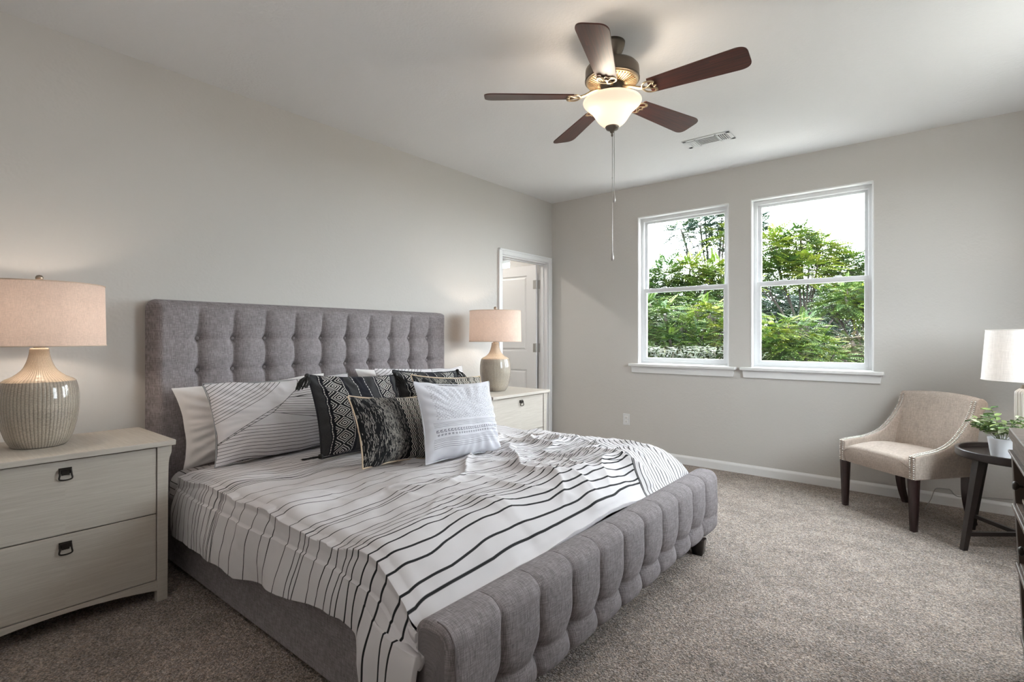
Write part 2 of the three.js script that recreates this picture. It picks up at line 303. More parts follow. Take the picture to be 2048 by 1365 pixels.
  const ring = (z, k) => {
    const [x, y, nx, ny, s] = loop[k % N], Y = cy + y, uu = Math.min(NC - 0.5, Math.max(-0.5, (z - COL0) / COLS)), su = Math.abs(Math.sin(Math.PI * uu));
    const outer = sm(-0.2, 0.7, nx), top = Math.max(0, ny) * sm(-0.9, -0.1, nx), e = Math.min(fz0 - z, z - fz1), endR = 0.018, q = Math.min(1, Math.max(0, e) / endR), inset = endR * (1 - Math.sqrt(1 - (1 - q) * (1 - q)));
    let d = outer * (1 - 0.7 * sm(0.32, 0.43, Y)) * (0.014 * (1 - Math.exp(-su * 3)) - 0.012) + (outer * 0.95 + top * 0.12) * (1 - 0.75 * sm(0.3, 0.43, Y)) * -0.014 * Math.exp(-su * 6);
    d += outer * 0.012 * Math.sin(Math.PI * (Y - (cy - hh)) / (2 * hh));
    if (nx > 0.5) {
      d -= 0.011 * Math.exp(-Math.abs(Y - by) / 0.014) * (z > COL0 - 0.15 && z < COL0 + 9 * COLS + 0.12 ? 1 : 0.4);
      const bz = Math.round(Math.min(NC - 1, Math.max(0, (z - COL0) / COLS))) * COLS + COL0, r = Math.hypot(z - bz, Y - by);
      d -= 0.040 * Math.exp(-Math.pow(r / 0.034, 1.2));
    }
    d = d * sm(0, 0.05, e) - inset;
    return [cx + x + nx * d, Y + ny * d, z, z, s];
  };
  const body = grid(N, M, (u, v) => { const z = lerp(fz0, fz1, v), k = Math.round(u * N), p = ring(z, k); if (k === N) p[4] = loop[N - 1][4] + 0.007; return p; }, true);
  const caps = [];
  for (const [z, f] of [[fz0, true], [fz1, false]]) caps.push(grid(N, 6, (u, v) => { const p = ring(z, Math.round(u * N)); return [lerp(cx, p[0], v), lerp(cy, p[1], v), z + (f ? 1 : -1) * 0.006 * (1 - v * v), p[0] * v, p[1] * v]; }, !f));
  const fb = part('footboard', toBed(merge([body, ...caps])), upholstery, bed);
  for (let k = 0; k < NC; k++) part('button', toBed(btn.clone().scale(1.3, 1.2, 1.2).translate(2.374, by * -0.2 + by, COL0 + k * COLS)), upholstery, fb);
  // piping along the near end of the footboard
  const pipe = []; for (const k of [-14, -8, -2, 4, 10, 18, 30, 42]) { const p = ring(fz0 - 0.019, mod(k + 0, N)); pipe.push([p[0] + loop[mod(k, N)][2] * 0.001, p[1] + loop[mod(k, N)][3] * 0.001, p[2]]); }
  part('piping', toBed(tube(pipe, 0.0026, 60, 6)), upholstery, fb);
  // stitched seams over the top of the footboard, one to each button
  for (let k = 0; k < NC; k++) { const z = COL0 + k * COLS, a = []; for (let i = 0; i <= 12; i++) { const q = ring(z, mod(N - 20 + i * 3, N)); a.push([q[0] + loop[mod(N - 20 + i * 3, N)][2] * 0.0004, q[1] + loop[mod(N - 20 + i * 3, N)][3] * 0.0004, q[2]]); } part('seam', toBed(tube(a, 0.0012, 36, 5)), upholstery, fb); }
  const foot = (x, z) => part('foot', toBed(moved(new THREE.CylinderGeometry(0.05, 0.036, 0.084, 4, 1).rotateY(Math.PI / 4), x, 0.042, z)), espresso, bed);
  foot(2.365, 1.97); foot(2.365, 3.75); foot(0.1, 1.9); foot(0.1, 3.82);
}

// mattress under a striped fitted sheet
const inkLine = (g, pts, w, col) => { g.strokeStyle = col; g.lineWidth = w; g.lineCap = 'round'; g.lineJoin = 'round'; g.beginPath(); pts.forEach((p, i) => (i ? g.lineTo(p[0], p[1]) : g.moveTo(p[0], p[1]))); g.stroke(); };
const COTTON = '#d9d6d9', INK = '#17171b';
const sheetTex = canvasTex(1024, 1024, (g, w, h) => {
  g.fillStyle = COTTON; g.fillRect(0, 0, w, h); const r = rng(5);
  for (let i = 0; i < 24; i++) { const y0 = (i + 0.5) * h / 24 + (r() - 0.5) * 14, pts = []; for (let x = -10; x <= w + 10; x += 16) pts.push([x, y0 + 10 * (vn(x / 150, i, 8, 0) - 0.5)]); inkLine(g, pts, 4 + 2 * r(), INK); }
});
{
  const m = solo('mattress', new RoundedBoxGeometry(2.03, 0.28, 2.03, 8, 0.075).translate(1.165, 0.35, 2.872), std({ map: sized(sheetTex, 0.85), roughness: 0.95 }), 'mattress in a black-lined white sheet lying in the upholstered bed', 'mattress');
  m.geometry = boxUV(m.geometry);
}

// duvet: unfolded metres (s along the bed, t across it from the left upper edge) carry the print
const HEM = [[0.44, 0.225], [0.8, 0.24], [1.04, 0.25], [1.2, 0.238], [1.42, 0.27], [1.56, 0.282], [1.83, 0.322], [1.95, 0.33], [2.03, 0.31], [2.07, 0.24], [2.1, 0.13], [2.14, 0.05], [2.4, 0.04]];
const duvetTex = canvasTex(2048, 2048, (g, w, h) => {
  const S0 = 0.4, S1 = 2.4, T0 = -0.62, T1 = 2.68, X = (s) => (s - S0) / (S1 - S0) * w, Y = (t) => (t - T0) / (T1 - T0) * h;
  g.fillStyle = COTTON; g.fillRect(0, 0, w, h); const r = rng(77);
  // where the crosswise lines end towards the far corner of the foot
  const edgeT = (s) => pw([[0.4, 2.3], [1.3, 2.12], [1.42, 2.05], [1.6, 1.86], [1.9, 1.68], [2.1, 1.52], [2.4, 1.3]], s);
  const left = []; let s = 0.44; while (s < 0.98) { left.push(s); s += 0.03 + 0.028 * r(); } for (let i = 0; i < 6; i++) left.push(0.99 + i * 0.013);
  left.push(1.13, 1.22, 1.33, 1.43, 1.475, 1.58, 1.66, 1.695, 1.715, 1.79, 1.85, 1.9, 1.935, 1.97, 2.0, 2.04, 2.085, 2.13, 2.19, 2.24);
  left.forEach((a, i) => {
    const pts = [], ph = r() * 40, heavy = sm(1.8, 2.1, a), k = i / left.length;
    for (let t = T0; t <= T1; t += 0.02) {
      // lines gather towards the middle of the foot half as they cross the bed
      const q = sm(0.2, 1.7, t), target = lerp(0.75, 2.25, Math.pow(k, 0.78)), drop = t < 0.12 ? (0.12 - t) * lerp(0.32, 0.12, k) * -1 : 0;
      let ss = lerp(a, target, q) + drop * 0.5 + 0.045 * (vn(t * 2.6 + 3, a * 5, 9) - 0.5) + 0.02 * (vn(t * 3.1 + ph, i * 0.37, 9) - 0.5) + 0.010 * (vn(t * 11 + ph, i, 10) - 0.5);
      if (t > -0.16) ss = Math.min(ss, 2.235); if (t > edgeT(ss)) break; pts.push([X(ss), Y(t)]);
    }
    inkLine(g, pts, 3.6 + 2.6 * heavy + r(), INK);
  });
  // extra fine lines in the gathered band
  for (let i = 0; i < 34; i++) { const base = 1.25 + i * 0.022, pts = []; for (let t = 0.95 + 0.5 * r(); t <= 2.2; t += 0.02) { const ss = base + 0.16 * Math.sin((t - 0.9) * 1.6) + 0.015 * (vn(t * 4, i * 0.6, 12) - 0.5); if (t > edgeT(ss)) break; pts.push([X(ss), Y(t)]); } if (pts.length > 2) inkLine(g, pts, 3.2, INK); }
  // the far side: lines running along the bed, turning with the edge
  for (let i = 0; i < 40; i++) { const pts = []; for (let ss = 0.42; ss <= 2.4; ss += 0.02) { const t = edgeT(ss) + 0.012 + i * (0.021 + 0.01 * sm(0.5, 1.4, ss)) + 0.012 * (vn(ss * 5, i * 0.5, 14) - 0.5); if (t < T1) pts.push([X(ss), Y(t)]); } if (pts.length > 2) inkLine(g, pts, 3.2, INK); }
  const e = []; for (let ss = 0.4; ss <= 2.4; ss += 0.02) e.push([X(ss), Y(edgeT(ss))]); inkLine(g, e, 4, INK);
  // near the pillows: short lines slanting across
  g.save(); g.beginPath(); g.moveTo(0, Y(0.5)); g.lineTo(X(0.78), Y(0.34)); g.lineTo(X(1.02), Y(0.75)); g.lineTo(X(1.22), Y(1.3)); g.lineTo(X(1.0), Y(2.3)); g.lineTo(0, Y(2.3)); g.closePath(); g.fillStyle = COTTON; g.fill(); g.clip();
  for (let i = -20; i < 60; i++) { const pts = []; for (let k = 0; k <= 60; k++) { const tt = k / 60 * 2.6; pts.push([X(0.35 + i * 0.032 + tt * 0.28 + 0.03 * Math.sin(tt * 4 + i * 0.06)), Y(0.3 + tt)]); } inkLine(g, pts, 3.2, INK); }
  g.restore();
});
{
  const NS = 300, NT = 330, zl = 3.938, zr = 1.79, RC = 0.095;
  const base = (a, b) => {
    // cross-section: b runs left hem -> left edge -> top -> right edge -> right hem
    let z, y, t, side = 0, x0 = 0.455, x1 = 2.292;
    const xs = lerp(x0, 2.32, a), hem = pw(HEM, xs), top = 0.548;
    const out = sm(0.5, 0.0, b / 0.26);
    if (b < 0.24) { const k = b / 0.24; y = lerp(hem, top - RC, k); t = y - (top - RC) - 0.149; side = 1 - k; z = zl + 0.02 * Math.sin(Math.min(1, side * 1.2) * 1.5) + 0.028 * sm(2.02, 2.12, xs) * Math.sin(Math.PI * Math.min(1, side)); } else if (b < 0.31) { const k = (b - 0.24) / 0.07, an = k * Math.PI / 2; z = zl - RC + RC * Math.cos(an); y = top - RC + RC * Math.sin(an); t = -0.149 + 0.149 * k; } else if (b < 0.82) { const k = (b - 0.31) / 0.51; z = lerp(zl - RC, zr + RC, k); y = top + 0.03 * Math.sin(Math.PI * k) - 0.012 * k; t = (zl - RC) - z; } else if (b < 0.89) { const k = (b - 0.82) / 0.07, an = k * Math.PI / 2; z = zr + RC - RC * Math.sin(an); y = top - 0.012 - RC + RC * Math.cos(an); t = zl - zr - 2 * RC + 0.149 * k; } else { const k = (b - 0.89) / 0.11; y = lerp(top - 0.012 - RC, 0.3, k); z = zr - 0.012 * Math.sin(k * 2); t = zl - zr - 2 * RC + 0.149 + k * 0.14; }
    const open = sm(zl - 0.012, zl + 0.002, z) * sm(0.5, 0.44, y), x = lerp(x0, lerp(x1, 2.318, open), a);
    const fall = sm(1.98, 2.292, x); y -= 0.112 * fall * fall * sm(0.3, 0.45, y) * (b > 0.2 ? 1 : 0.5); if (b > 0.27) y -= 0.03 * sm(2.215, 2.292, x);
    return [x, y, z, t, side];
  };
  const P = [], U = [];
  for (let j = 0; j <= NT; j++) for (let i = 0; i <= NS; i++) { const q = base(i / NS, j / NT); P.push(q); }
  const id = (i, j) => P[Math.min(NT, Math.max(0, j)) * (NS + 1) + Math.min(NS, Math.max(0, i))], pos = [], inner = [], uv = [];
  for (let j = 0; j <= NT; j++) for (let i = 0; i <= NS; i++) {
    const p = id(i, j), a = id(i + 1, j), b = id(i - 1, j), c = id(i, j + 1), d = id(i, j - 1);
    const n = V3(a[0] - b[0], a[1] - b[1], a[2] - b[2]).cross(V3(c[0] - d[0], c[1] - d[1], c[2] - d[2])).normalize();
    const [x, , , t, side] = p;
    const rg = (u, v, sd) => Math.pow(1 - Math.abs(2 * vn(u, v, sd) - 1), 5);
    const mid = (0.25 + 0.75 * sm(0.9, 1.3, x)) * sm(0.0, 0.5, t) * (0.35 + 0.65 * sm(0.5, 1.1, t)) * (1 - sm(2.05, 2.26, x));
    let h = 0.06 * (fbm(x * 2.4 + 3, t * 2.1, 201, 3) - 0.5) + 0.02 * (fbm(x * 8, t * 6, 205, 3) - 0.5);
    h -= 0.02 * sm(1.58, 1.3, x) * sm(0.05, 0.25, t) * (1 - sm(1.85, 2.0, t));
    const wx = x + 0.12 * fbm(x * 3, t * 3, 230), wt = t + 0.12 * fbm(x * 3 + 9, t * 3, 233);
    h += mid * (0.028 * rg(wx * 3.4 + wt * 2.2, wt * 2.6 - wx, 211) + 0.019 * rg(wx * 6 - wt * 3, wt * 6, 213) + 0.004 * rg(wx * 12, wt * 12 + wx * 4, 215));
    const foot = sm(1.95, 2.2, x) * (1 - sm(2.25, 2.262, x)) * sm(0.05, 0.3, t); h += foot * 0.022 * (Math.pow(vn(t * 9 + 2 * x, x * 3, 217), 2) - 0.2);
    // hanging folds on the near side
    if (side > 0) h += side * (0.006 * Math.sin(x * 9 + 2 * Math.sin(x * 4.1)) + 0.003 * Math.sin(x * 27 + 1) + 0.014 * (fbm(x * 5, t * 5, 219) - 0.5)) + 0.008;
    if (x > 2.05 && side > 0) h += 0.012 * side * Math.sin((x - 2.05) * 46);
    const P3 = V3(p[0], p[1], p[2]).addScaledVector(n, h); if (P3.z > 3.9) P3.z = Math.max(P3.z, 3.928);
    if (P3.x > 2.286 && P3.z < 3.94) P3.x = 2.286;
    pos.push(P3.x, P3.y, P3.z); const Q = P3.clone().addScaledVector(n, -0.016); if (P3.z > 3.9) Q.z = Math.max(Q.z, 3.915); inner.push(Q.x, Q.y, Q.z);
    uv.push((x - 0.4) / 2.0, 1 - (t + 0.62) / 3.3);
  }
  const n0 = pos.length / 3, idx = [], all = pos.concat(inner), row = NS + 1;
  for (let j = 0; j < NT; j++) for (let i = 0; i < NS; i++) { const a = j * row + i, b = a + 1, c = a + row, d = c + 1; idx.push(a, b, c, b, d, c, a + n0, c + n0, b + n0, b + n0, c + n0, d + n0); }
  for (let i = 0; i < NS; i++) for (const j of [0, NT]) { const a = j * row + i, b = a + 1; j ? idx.push(a, b, a + n0, b, b + n0, a + n0) : idx.push(a, a + n0, b, b, a + n0, b + n0); }
  for (let j = 0; j < NT; j++) for (const i of [0, NS]) { const a = j * row + i, b = a + row; i ? idx.push(a, a + n0, b, b, a + n0, b + n0) : idx.push(a, b, a + n0, b, b + n0, a + n0); }
  const g = new THREE.BufferGeometry(); g.setAttribute('position', new THREE.Float32BufferAttribute(all, 3)); g.setAttribute('uv', new THREE.Float32BufferAttribute(uv.concat(uv), 2)); g.setIndex(idx); g.computeVertexNormals();
  solo('duvet', g, std({ map: duvetTex, roughness: 0.9 }), 'white duvet printed with wavy black lines draped over the bed', 'duvet');
}

// ------------------------------------------------------------------ pillows
// local axes: x to the pillow's right as seen from its front, y up from its lower edge, z out of its front
function pillowSide(w, h, t, o, front) {
  const n = o.n ?? 56, s = o.seed ?? 1;
  return grid(n, n, (a, b) => {
    const u = a * 2 - 1, v = b * 2 - 1, au = Math.abs(u), av = Math.abs(v), pin = o.pinch ?? 0.07;
    let x = w / 2 * u * (1 - pin * (1 - v * v)), y = h / 2 * v * (1 - pin * (1 - u * u));
    const full = Math.pow(1 - Math.pow(au, 2.4), 0.62) * Math.pow(1 - Math.pow(av, 2.4), 0.62);
    let z = t / 2 * full * (1 - 0.16 * v);
    const e = Math.min(1 - au, 1 - av), wr = o.wrinkle ?? 0.012;
    z += (front ? 1 : 1) * wr * sm(0, 0.25, e) * (fbm(u * 2.2 + s, v * 2.2, s, 4) - 0.5) * 2;
    // gathers running in from the corners
    const ang = Math.atan2(av, au); z += wr * 0.25 * sm(0, 0.1, e) * (1 - sm(0.2, 0.6, e)) * Math.sin(ang * 26 + s * 3 + u * 3);
    x += 0.012 * (vn(v * 3 + s, 3, s) - 0.5) * au; y += 0.014 * (vn(u * 3 + s, 7, s) - 0.5) * av;
    if (o.slump) y -= o.slump * Math.max(0, v) * (1 - u * u) ;
    return [x, h / 2 + y, front ? Math.max(z, 0) : -Math.max(z, 0), a, b];
  }, !front);
}
function makePillow(name, label, w, h, t, o, foot, head, rightDir, mats, group) {
  const p = thing(name, label, 'pillow', foot, 0, group);
  const up = V3(...head).sub(V3(...foot)).normalize(), nrm = V3(...rightDir).normalize().cross(up).normalize(), rt = up.clone().cross(nrm).normalize();
  p.quaternion.setFromRotationMatrix(new THREE.Matrix4().makeBasis(rt, up, nrm));
  part('front_cover', pillowSide(w, h, t, o, true), mats[0], p); part('back_cover', pillowSide(w, h, t, o, false), mats[1] ?? mats[0], p);
  const pin = o.pinch ?? 0.07, rim = []; for (let k = 0; k <= 80; k++) { const q = k / 80 * 4, sd = Math.floor(q) % 4, f = (q % 1) * 2 - 1, [u, v] = [[f, -1], [1, f], [-f, 1], [-1, -f]][sd]; rim.push([w / 2 * u * (1 - pin * (1 - v * v)), h / 2 + h / 2 * v * (1 - pin * (1 - u * u)) - (o.slump ? o.slump * Math.max(0, v) * (1 - u * u) : 0), 0]); }
  if (o.piping) part('piping', tube(rim, o.piping, 160, 6), o.pipingMat ?? mats[0], p);
  return p;
}
// print of the shams: panels of ruled lines meeting at angles
const shamTex = canvasTex(1280, 1024, (g, w, h) => {
  g.fillStyle = COTTON; g.fillRect(0, 0, w, h); const r = rng(31);
  const panel = (poly, x0, y0, dx, dy, n, gap, bend) => {
    g.save(); g.beginPath(); poly.forEach((p, i) => (i ? g.lineTo(p[0], p[1]) : g.moveTo(p[0], p[1]))); g.closePath(); g.fillStyle = COTTON; g.fill(); g.clip();
    for (let i = 0; i < n; i++) { const pts = []; for (let k = -1; k <= 60; k++) { const q = k / 60, o = i * gap + bend * Math.sin(q * Math.PI) + 5 * (vn(q * 5, i * 0.8, 33) - 0.5); pts.push([x0 + dx * q - dy / Math.hypot(dx, dy) * o, y0 + dy * q + dx / Math.hypot(dx, dy) * o]); } inkLine(g, pts, 4.5, INK); }
    g.restore();
    inkLine(g, [...poly, poly[0]], 4.5, INK);
  };
  panel([[0, 0], [w, 0], [w, h], [0, h]], 0, 0, w, 40, 40, 34, 6);
  panel([[0, 0], [760, 0], [690, 190], [560, 360], [0, 760]], 640, -40, -640, 560, 40, 34, -60);
  panel([[760, 0], [w, 0], [w, 260], [600, 300], [690, 190]], 560, -20, w, 20, 14, 34, 0);
  panel([[600, 300], [w, 300], [w, 800], [430, 500]], 420, 180, w, 330, 24, 36, -30);
  panel([[430, 500], [w, 800], [w, h], [0, h], [0, 770]], -20, 610, w, 90, 18, 40, 22);
});
const shamMat = std({ map: shamTex, roughness: 0.95 });
// black blanket-stripe cover with diamond bands
const bandTex = canvasTex(1024, 1024, (g, w, h) => {
  const BLK = '#0f1016', WH = '#c9c7c2', GR = '#37383a', NV = '#12121d'; g.fillStyle = NV; g.fillRect(0, 0, w, h);
  const dash = (x, len, gap, lw, c) => { for (let y = 0; y < h; y += gap) inkLine(g, [[x, y], [x, y + len]], lw, c); };
  const dia = (x0, x1) => { g.save(); g.beginPath(); g.rect(x0, 0, x1 - x0, h); g.clip(); g.fillStyle = BLK; g.fillRect(x0, 0, x1 - x0, h); const c = (x0 + x1) / 2, R = (x1 - x0) / 2, st = 168;
    for (let y = -st; y < h + st; y += st) for (const q of [0.22, 0.56, 0.9]) inkLine(g, [[c - R * q, y], [c, y - st * q * 0.5], [c + R * q, y], [c, y + st * q * 0.5], [c - R * q, y]], 9, WH);
    for (let y = -st / 2; y < h + st; y += st) for (const sd of [-1, 1]) for (const q of [0.3, 0.62]) inkLine(g, [[c + sd * R, y - st * q * 0.5], [c + sd * R * (1 - q), y], [c + sd * R, y + st * q * 0.5]], 8, WH); g.restore(); };
  const gray = (x0, x1) => { g.fillStyle = GR; g.fillRect(x0, 0, x1 - x0, h); for (let k = 0; k < 900; k++) { g.fillStyle = k % 2 ? '#454648' : '#2a2b2d'; g.fillRect(x0 + hash(k, 1, 3) * (x1 - x0), hash(k, 2, 3) * h, 2, 5); } };
  gray(0, 70); dash(84, 16, 30, 8, WH); dash(104, 16, 30, 6, '#000'); dia(112, 290); dash(302, 14, 26, 9, WH); dash(318, 14, 26, 5, BLK); gray(340, 430); dash(444, 26, 44, 8, WH); dash(580, 26, 44, 8, WH); gray(594, 684); dash(706, 14, 26, 9, WH); dia(734, 912); dash(920, 16, 30, 8, WH); gray(954, 1024);
});
const bandMat = std({ map: bandTex, roughness: 1 });
const bandBack = std({ color: lin(0.02, 0.02, 0.025), roughness: 1 });
// black and cream loom-woven cover: speckled stripes and a chevron band
const loomTex = canvasTex(1024, 1024, (g, w, h) => {
  g.fillStyle = '#101115'; g.fillRect(0, 0, w, h); const r = rng(3);
  for (let x = 0; x < 560; x += 7) { const dens = Math.max(0.06, 0.62 * Math.exp(-Math.pow((x - 360) / 130, 2)) + 0.22 * Math.exp(-Math.pow((x - 90) / 60, 2))); const own = dens * (0.35 + 1.3 * hash(x, 5, 9)); for (let y = -20; y < h; y += 22) if (r() < own) { g.fillStyle = r() < 0.5 ? '#c4c0b8' : '#8d8a86'; g.fillRect(x, y + r() * 14, 3.4, 18 + r() * 60); } }
  for (let k = 0; k < 16; k++) { const x = 575 + k * 29, pts = []; for (let y = -40; y < h + 40; y += 40) pts.push([x + (mod(Math.round(y / 40), 2) ? 20 : -6), y]); inkLine(g, pts, 12, k % 4 === 3 ? '#7d7972' : '#c6c1b7'); }
});
const loomMat = std({ map: loomTex, roughness: 1 });
const beigeMat = std({ color: lin(0.62, 0.50, 0.37), roughness: 0.95 });
// pale cover with a faint grey block print
const paleTex = canvasTex(1024, 1024, (g, w, h) => {
  g.fillStyle = '#d2d2d9'; g.fillRect(0, 0, w, h); const c = '#75757f', c2 = '#5e5e6a';
  for (let y = 70; y < 520; y += 20) for (let x = 90; x < 960; x += 8) { const d = Math.abs(mod(x / 150 + 0.5, 1) - 0.5) * 2 + Math.abs(mod((y - 70) / 150 + 0.5, 1) - 0.5) * 2, ph = mod(Math.floor((d * 4)), 2); if (ph) inkLine(g, [[x, y], [x + 5, y + 5 * Math.sin(x / 24)]], 4, c); else if (mod(x, 24) < 9) inkLine(g, [[x, y], [x + 4, y + 8]], 3, c); }
  for (const y of [556, 572, 590, 610]) inkLine(g, [[60, y], [980, y]], 4, c);
  for (let x = 80; x < 960; x += 34) { g.fillStyle = c2; g.fillRect(x, 650, 22, 8); g.fillRect(x, 650, 7, 34); g.fillRect(x + 12, 672, 12, 12); g.fillStyle = c; g.fillRect(x + 6, 704, 18, 22); g.fillStyle = '#d2d2d9'; g.fillRect(x + 11, 710, 7, 8); }
  for (const y of [764, 782, 800, 826, 850, 874]) inkLine(g, [[60, y], [980, y]], 4, c);
});
const paleMat = std({ map: paleTex, roughness: 0.95 });

const S = [0, 0, -1];
// [name, label, w, h, thickness, options, middle of lower edge, middle of upper edge, right direction, materials]
makePillow('bed_pillow', 'plain white sleeping pillow leaning on the headboard beside the lamp with the cropped shade', 0.9, 0.44, 0.17, { seed: 3, wrinkle: 0.018, n: 60 }, [0.33, 0.53, 3.41], [0.225, 0.94, 3.43], [0, 0, -1], [linenWhite], 'white sleeping pillows');
makePillow('bed_pillow', 'plain white sleeping pillow almost hidden behind the dark pillows by the door', 0.9, 0.44, 0.17, { seed: 13, wrinkle: 0.018, n: 40 }, [0.30, 0.535, 2.30], [0.21, 0.955, 2.28], [0, 0, -1], [linenWhite], 'white sleeping pillows');
makePillow('pillow_sham', 'white sham printed with slanting black lines, fully in view against the headboard', 0.86, 0.45, 0.19, { seed: 5, wrinkle: 0.014, piping: 0.003, pipingMat: std({ color: lin(0.3, 0.3, 0.31), roughness: 1 }) }, [0.56, 0.55, 3.36], [0.40, 0.965, 3.36], [0.04, 0, -1], [shamMat], 'lined shams');
makePillow('pillow_sham', 'white sham with black lines peeking out above the dark pillows by the door', 0.86, 0.45, 0.15, { seed: 15, wrinkle: 0.014 }, [0.53, 0.555, 2.29], [0.41, 0.94, 2.28], [0, 0, -1], [shamMat], 'lined shams');

function tassel(p, x, y, dir) {
  const r = rng(Math.round(x * 1000 + y * 77) + 500), g = [moved(new THREE.SphereGeometry(0.014, 12, 8), x, y, 0.004)];
  for (let k = 0; k < 60; k++) { const a = r() * 6.28, s = 0.006 + 0.016 * Math.sqrt(r()), L = 0.062 + 0.022 * r(), e = [x + dir[0] * L + Math.cos(a) * s * 1.5, y + dir[1] * L - 0.008, 0.004 + Math.sin(a) * s * 1.6 - 0.004]; g.push(tube([[x, y, 0.004], [lerp(x, e[0], 0.4) + Math.cos(a) * s, lerp(y, e[1], 0.4), 0.004 + Math.sin(a) * s], e], 0.0016, 6, 4)); }
  part('tassel', g, blackMat, p);
}
{
  const a = makePillow('tassel_pillow', 'black pillow with white diamond bands and tassels in front of the lined sham', 0.6, 0.46, 0.17, { seed: 21, wrinkle: 0.018, piping: 0.005, pipingMat: bandBack }, [0.92, 0.565, 3.12], [0.745, 0.98, 3.10], [-0.12, 0.2, -1], [bandMat, bandBack], 'tasselled diamond-band pillows');
  tassel(a, -0.303, 0.455, [-0.55, -0.8]); tassel(a, -0.305, 0.01, [-0.9, 0.1]); tassel(a, 0.3, 0.458, [0.5, -0.7]);
  const b = makePillow('tassel_pillow', 'black diamond-band pillow half hidden behind the pale pillow, against the headboard', 0.62, 0.45, 0.16, { seed: 24, wrinkle: 0.018, piping: 0.005, pipingMat: bandBack }, [0.73, 0.555, 2.40], [0.57, 0.95, 2.38], [-0.06, 0.05, -1], [bandMat, bandBack], 'tasselled diamond-band pillows');
  tassel(b, 0.31, 0.45, [0.6, -0.7]);
  makePillow('woven_pillow', 'black and cream woven pillow with beige back, wedged beside the pale pillow', 0.52, 0.37, 0.15, { seed: 27, wrinkle: 0.012, pinch: 0.09, piping: 0.004, pipingMat: beigeMat }, [1.27, 0.562, 3.16], [1.12, 0.88, 3.14], [-0.12, 0.05, -1], [loomMat, beigeMat], 'loom-woven pillows');
  makePillow('woven_pillow', 'black and cream woven pillow rising behind the pale pillow towards the far lamp', 0.62, 0.42, 0.14, { seed: 29, wrinkle: 0.012, pinch: 0.09, piping: 0.004, pipingMat: beigeMat }, [1.02, 0.565, 2.50], [0.88, 0.93, 2.47], [-0.06, 0.16, -1], [loomMat, beigeMat], 'loom-woven pillows');
  makePillow('pale_pillow', 'pale grey printed cotton pillow standing in front of the dark pillows', 0.61, 0.42, 0.18, { seed: 33, wrinkle: 0.014, pinch: 0.08, piping: 0.003 }, [1.43, 0.56, 2.86], [1.32, 0.93, 2.84], [-0.06, 0.0, -1], [paleMat]);
}

// ------------------------------------------------------------------ nightstands
function makeNightstand(label, z, group, x = 0.13) {
  // local: x out of the front, z along the width, centred; base at the back panel
  const t = thing('nightstand', label, 'nightstand', [x, 0, z], 0, group), D = 0.51, hw = 0.37;
  part('top', bx(-0.005, D + 0.022, 0.712, 0.737, -hw - 0.022, hw + 0.022, 0.004), washWood, t);
  part('body', [bx(0.0, D - 0.03, 0.09, 0.712, -hw + 0.01, -hw + 0.028, 0.002), bx(0.0, D - 0.03, 0.09, 0.712, hw - 0.028, hw - 0.01, 0.002), bx(0, 0.012, 0.09, 0.71, -hw + 0.02, hw - 0.02, 0), bx(0.01, D - 0.03, 0.08, 0.092, -hw + 0.02, hw - 0.02, 0)], washWood, t);
  // posts with a small bracket flare under the top
  for (const s of [-1, 1]) for (const fx of [0, 1]) {
    const prof = [[0, 0], [0.042, 0], [0.044, 0.5], [0.046, 0.62], [0.05, 0.655], [0.058, 0.678], [0.059, 0.712], [0, 0.712]];
    const g = extrude(prof, 0.04, 0.0025); // profile in x (outward along the width), y
    const q = s > 0 ? moved(g, 0, 0, 0, 0, -Math.PI / 2, 0) : moved(g.clone(), 0, 0, 0, 0, Math.PI / 2, 0);
    part('leg', boxUV(q.translate(s > 0 ? (fx ? D : 0.04) : (fx ? D - 0.04 : 0), 0, s * (hw - 0.047))), washWood, t);
  }
  // arched apron
  const arch = []; for (let i = 0; i <= 24; i++) { const u = i / 24 * 2 - 1; arch.push([u * (hw - 0.04), 0.05 + 0.03 * (1 - u * u)]); }
  part('apron', boxUV(moved(extrude([...arch, [hw - 0.04, 0.098], [-hw + 0.04, 0.098]], 0.018, 0.001), D - 0.022, 0, 0, 0, Math.PI / 2, 0)), washWood, t);
  for (const [y0, y1] of [[0.102, 0.402], [0.4068, 0.7055]]) {
    const d = part('drawer', bx(D - 0.025, D - 0.006, y0, y1, -hw + 0.05, hw - 0.05, 0.0015), washWood, t);
    part('drawer_box', bx(0.03, D - 0.026, y0 + 0.03, y1 - 0.06, -hw + 0.06, hw - 0.06, 0), washWood, d);
    // iron bail pull: back plate, flap and ring
    const cy = y1 - 0.046, x = D - 0.006, h = [bx(x, x + 0.006, cy - 0.006, cy + 0.018, -0.021, 0.021, 0.001), bx(x + 0.004, x + 0.012, cy + 0.008, cy + 0.014, -0.017, 0.017, 0.002), bx(x + 0.006, x + 0.009, cy - 0.012, cy + 0.01, -0.013, 0.013, 0.001)];
    h.push(tube([[x + 0.009, cy + 0.012, -0.017], [x + 0.012, cy - 0.01, -0.019], [x + 0.013, cy - 0.026, -0.02], [x + 0.013, cy - 0.031, 0], [x + 0.013, cy - 0.026, 0.02], [x + 0.012, cy - 0.01, 0.019], [x + 0.009, cy + 0.012, 0.017]], 0.0032, 50, 6));
    part('handle', h, ironMat, d, 'dark iron drop handle');
  }
  part('painted_gap_shade', bx(D - 0.04, D - 0.027, 0.1, 0.712, -hw + 0.04, hw - 0.04, 0), blackMat, t, 'black sheet standing in for shade in the gaps round the drawers');  // black sheet behind the drawers stands in for shade in the gaps
  return t;
}
makeNightstand('whitewashed two-drawer nightstand under the lamp with the cropped shade', 4.393, 'nightstands beside the bed');
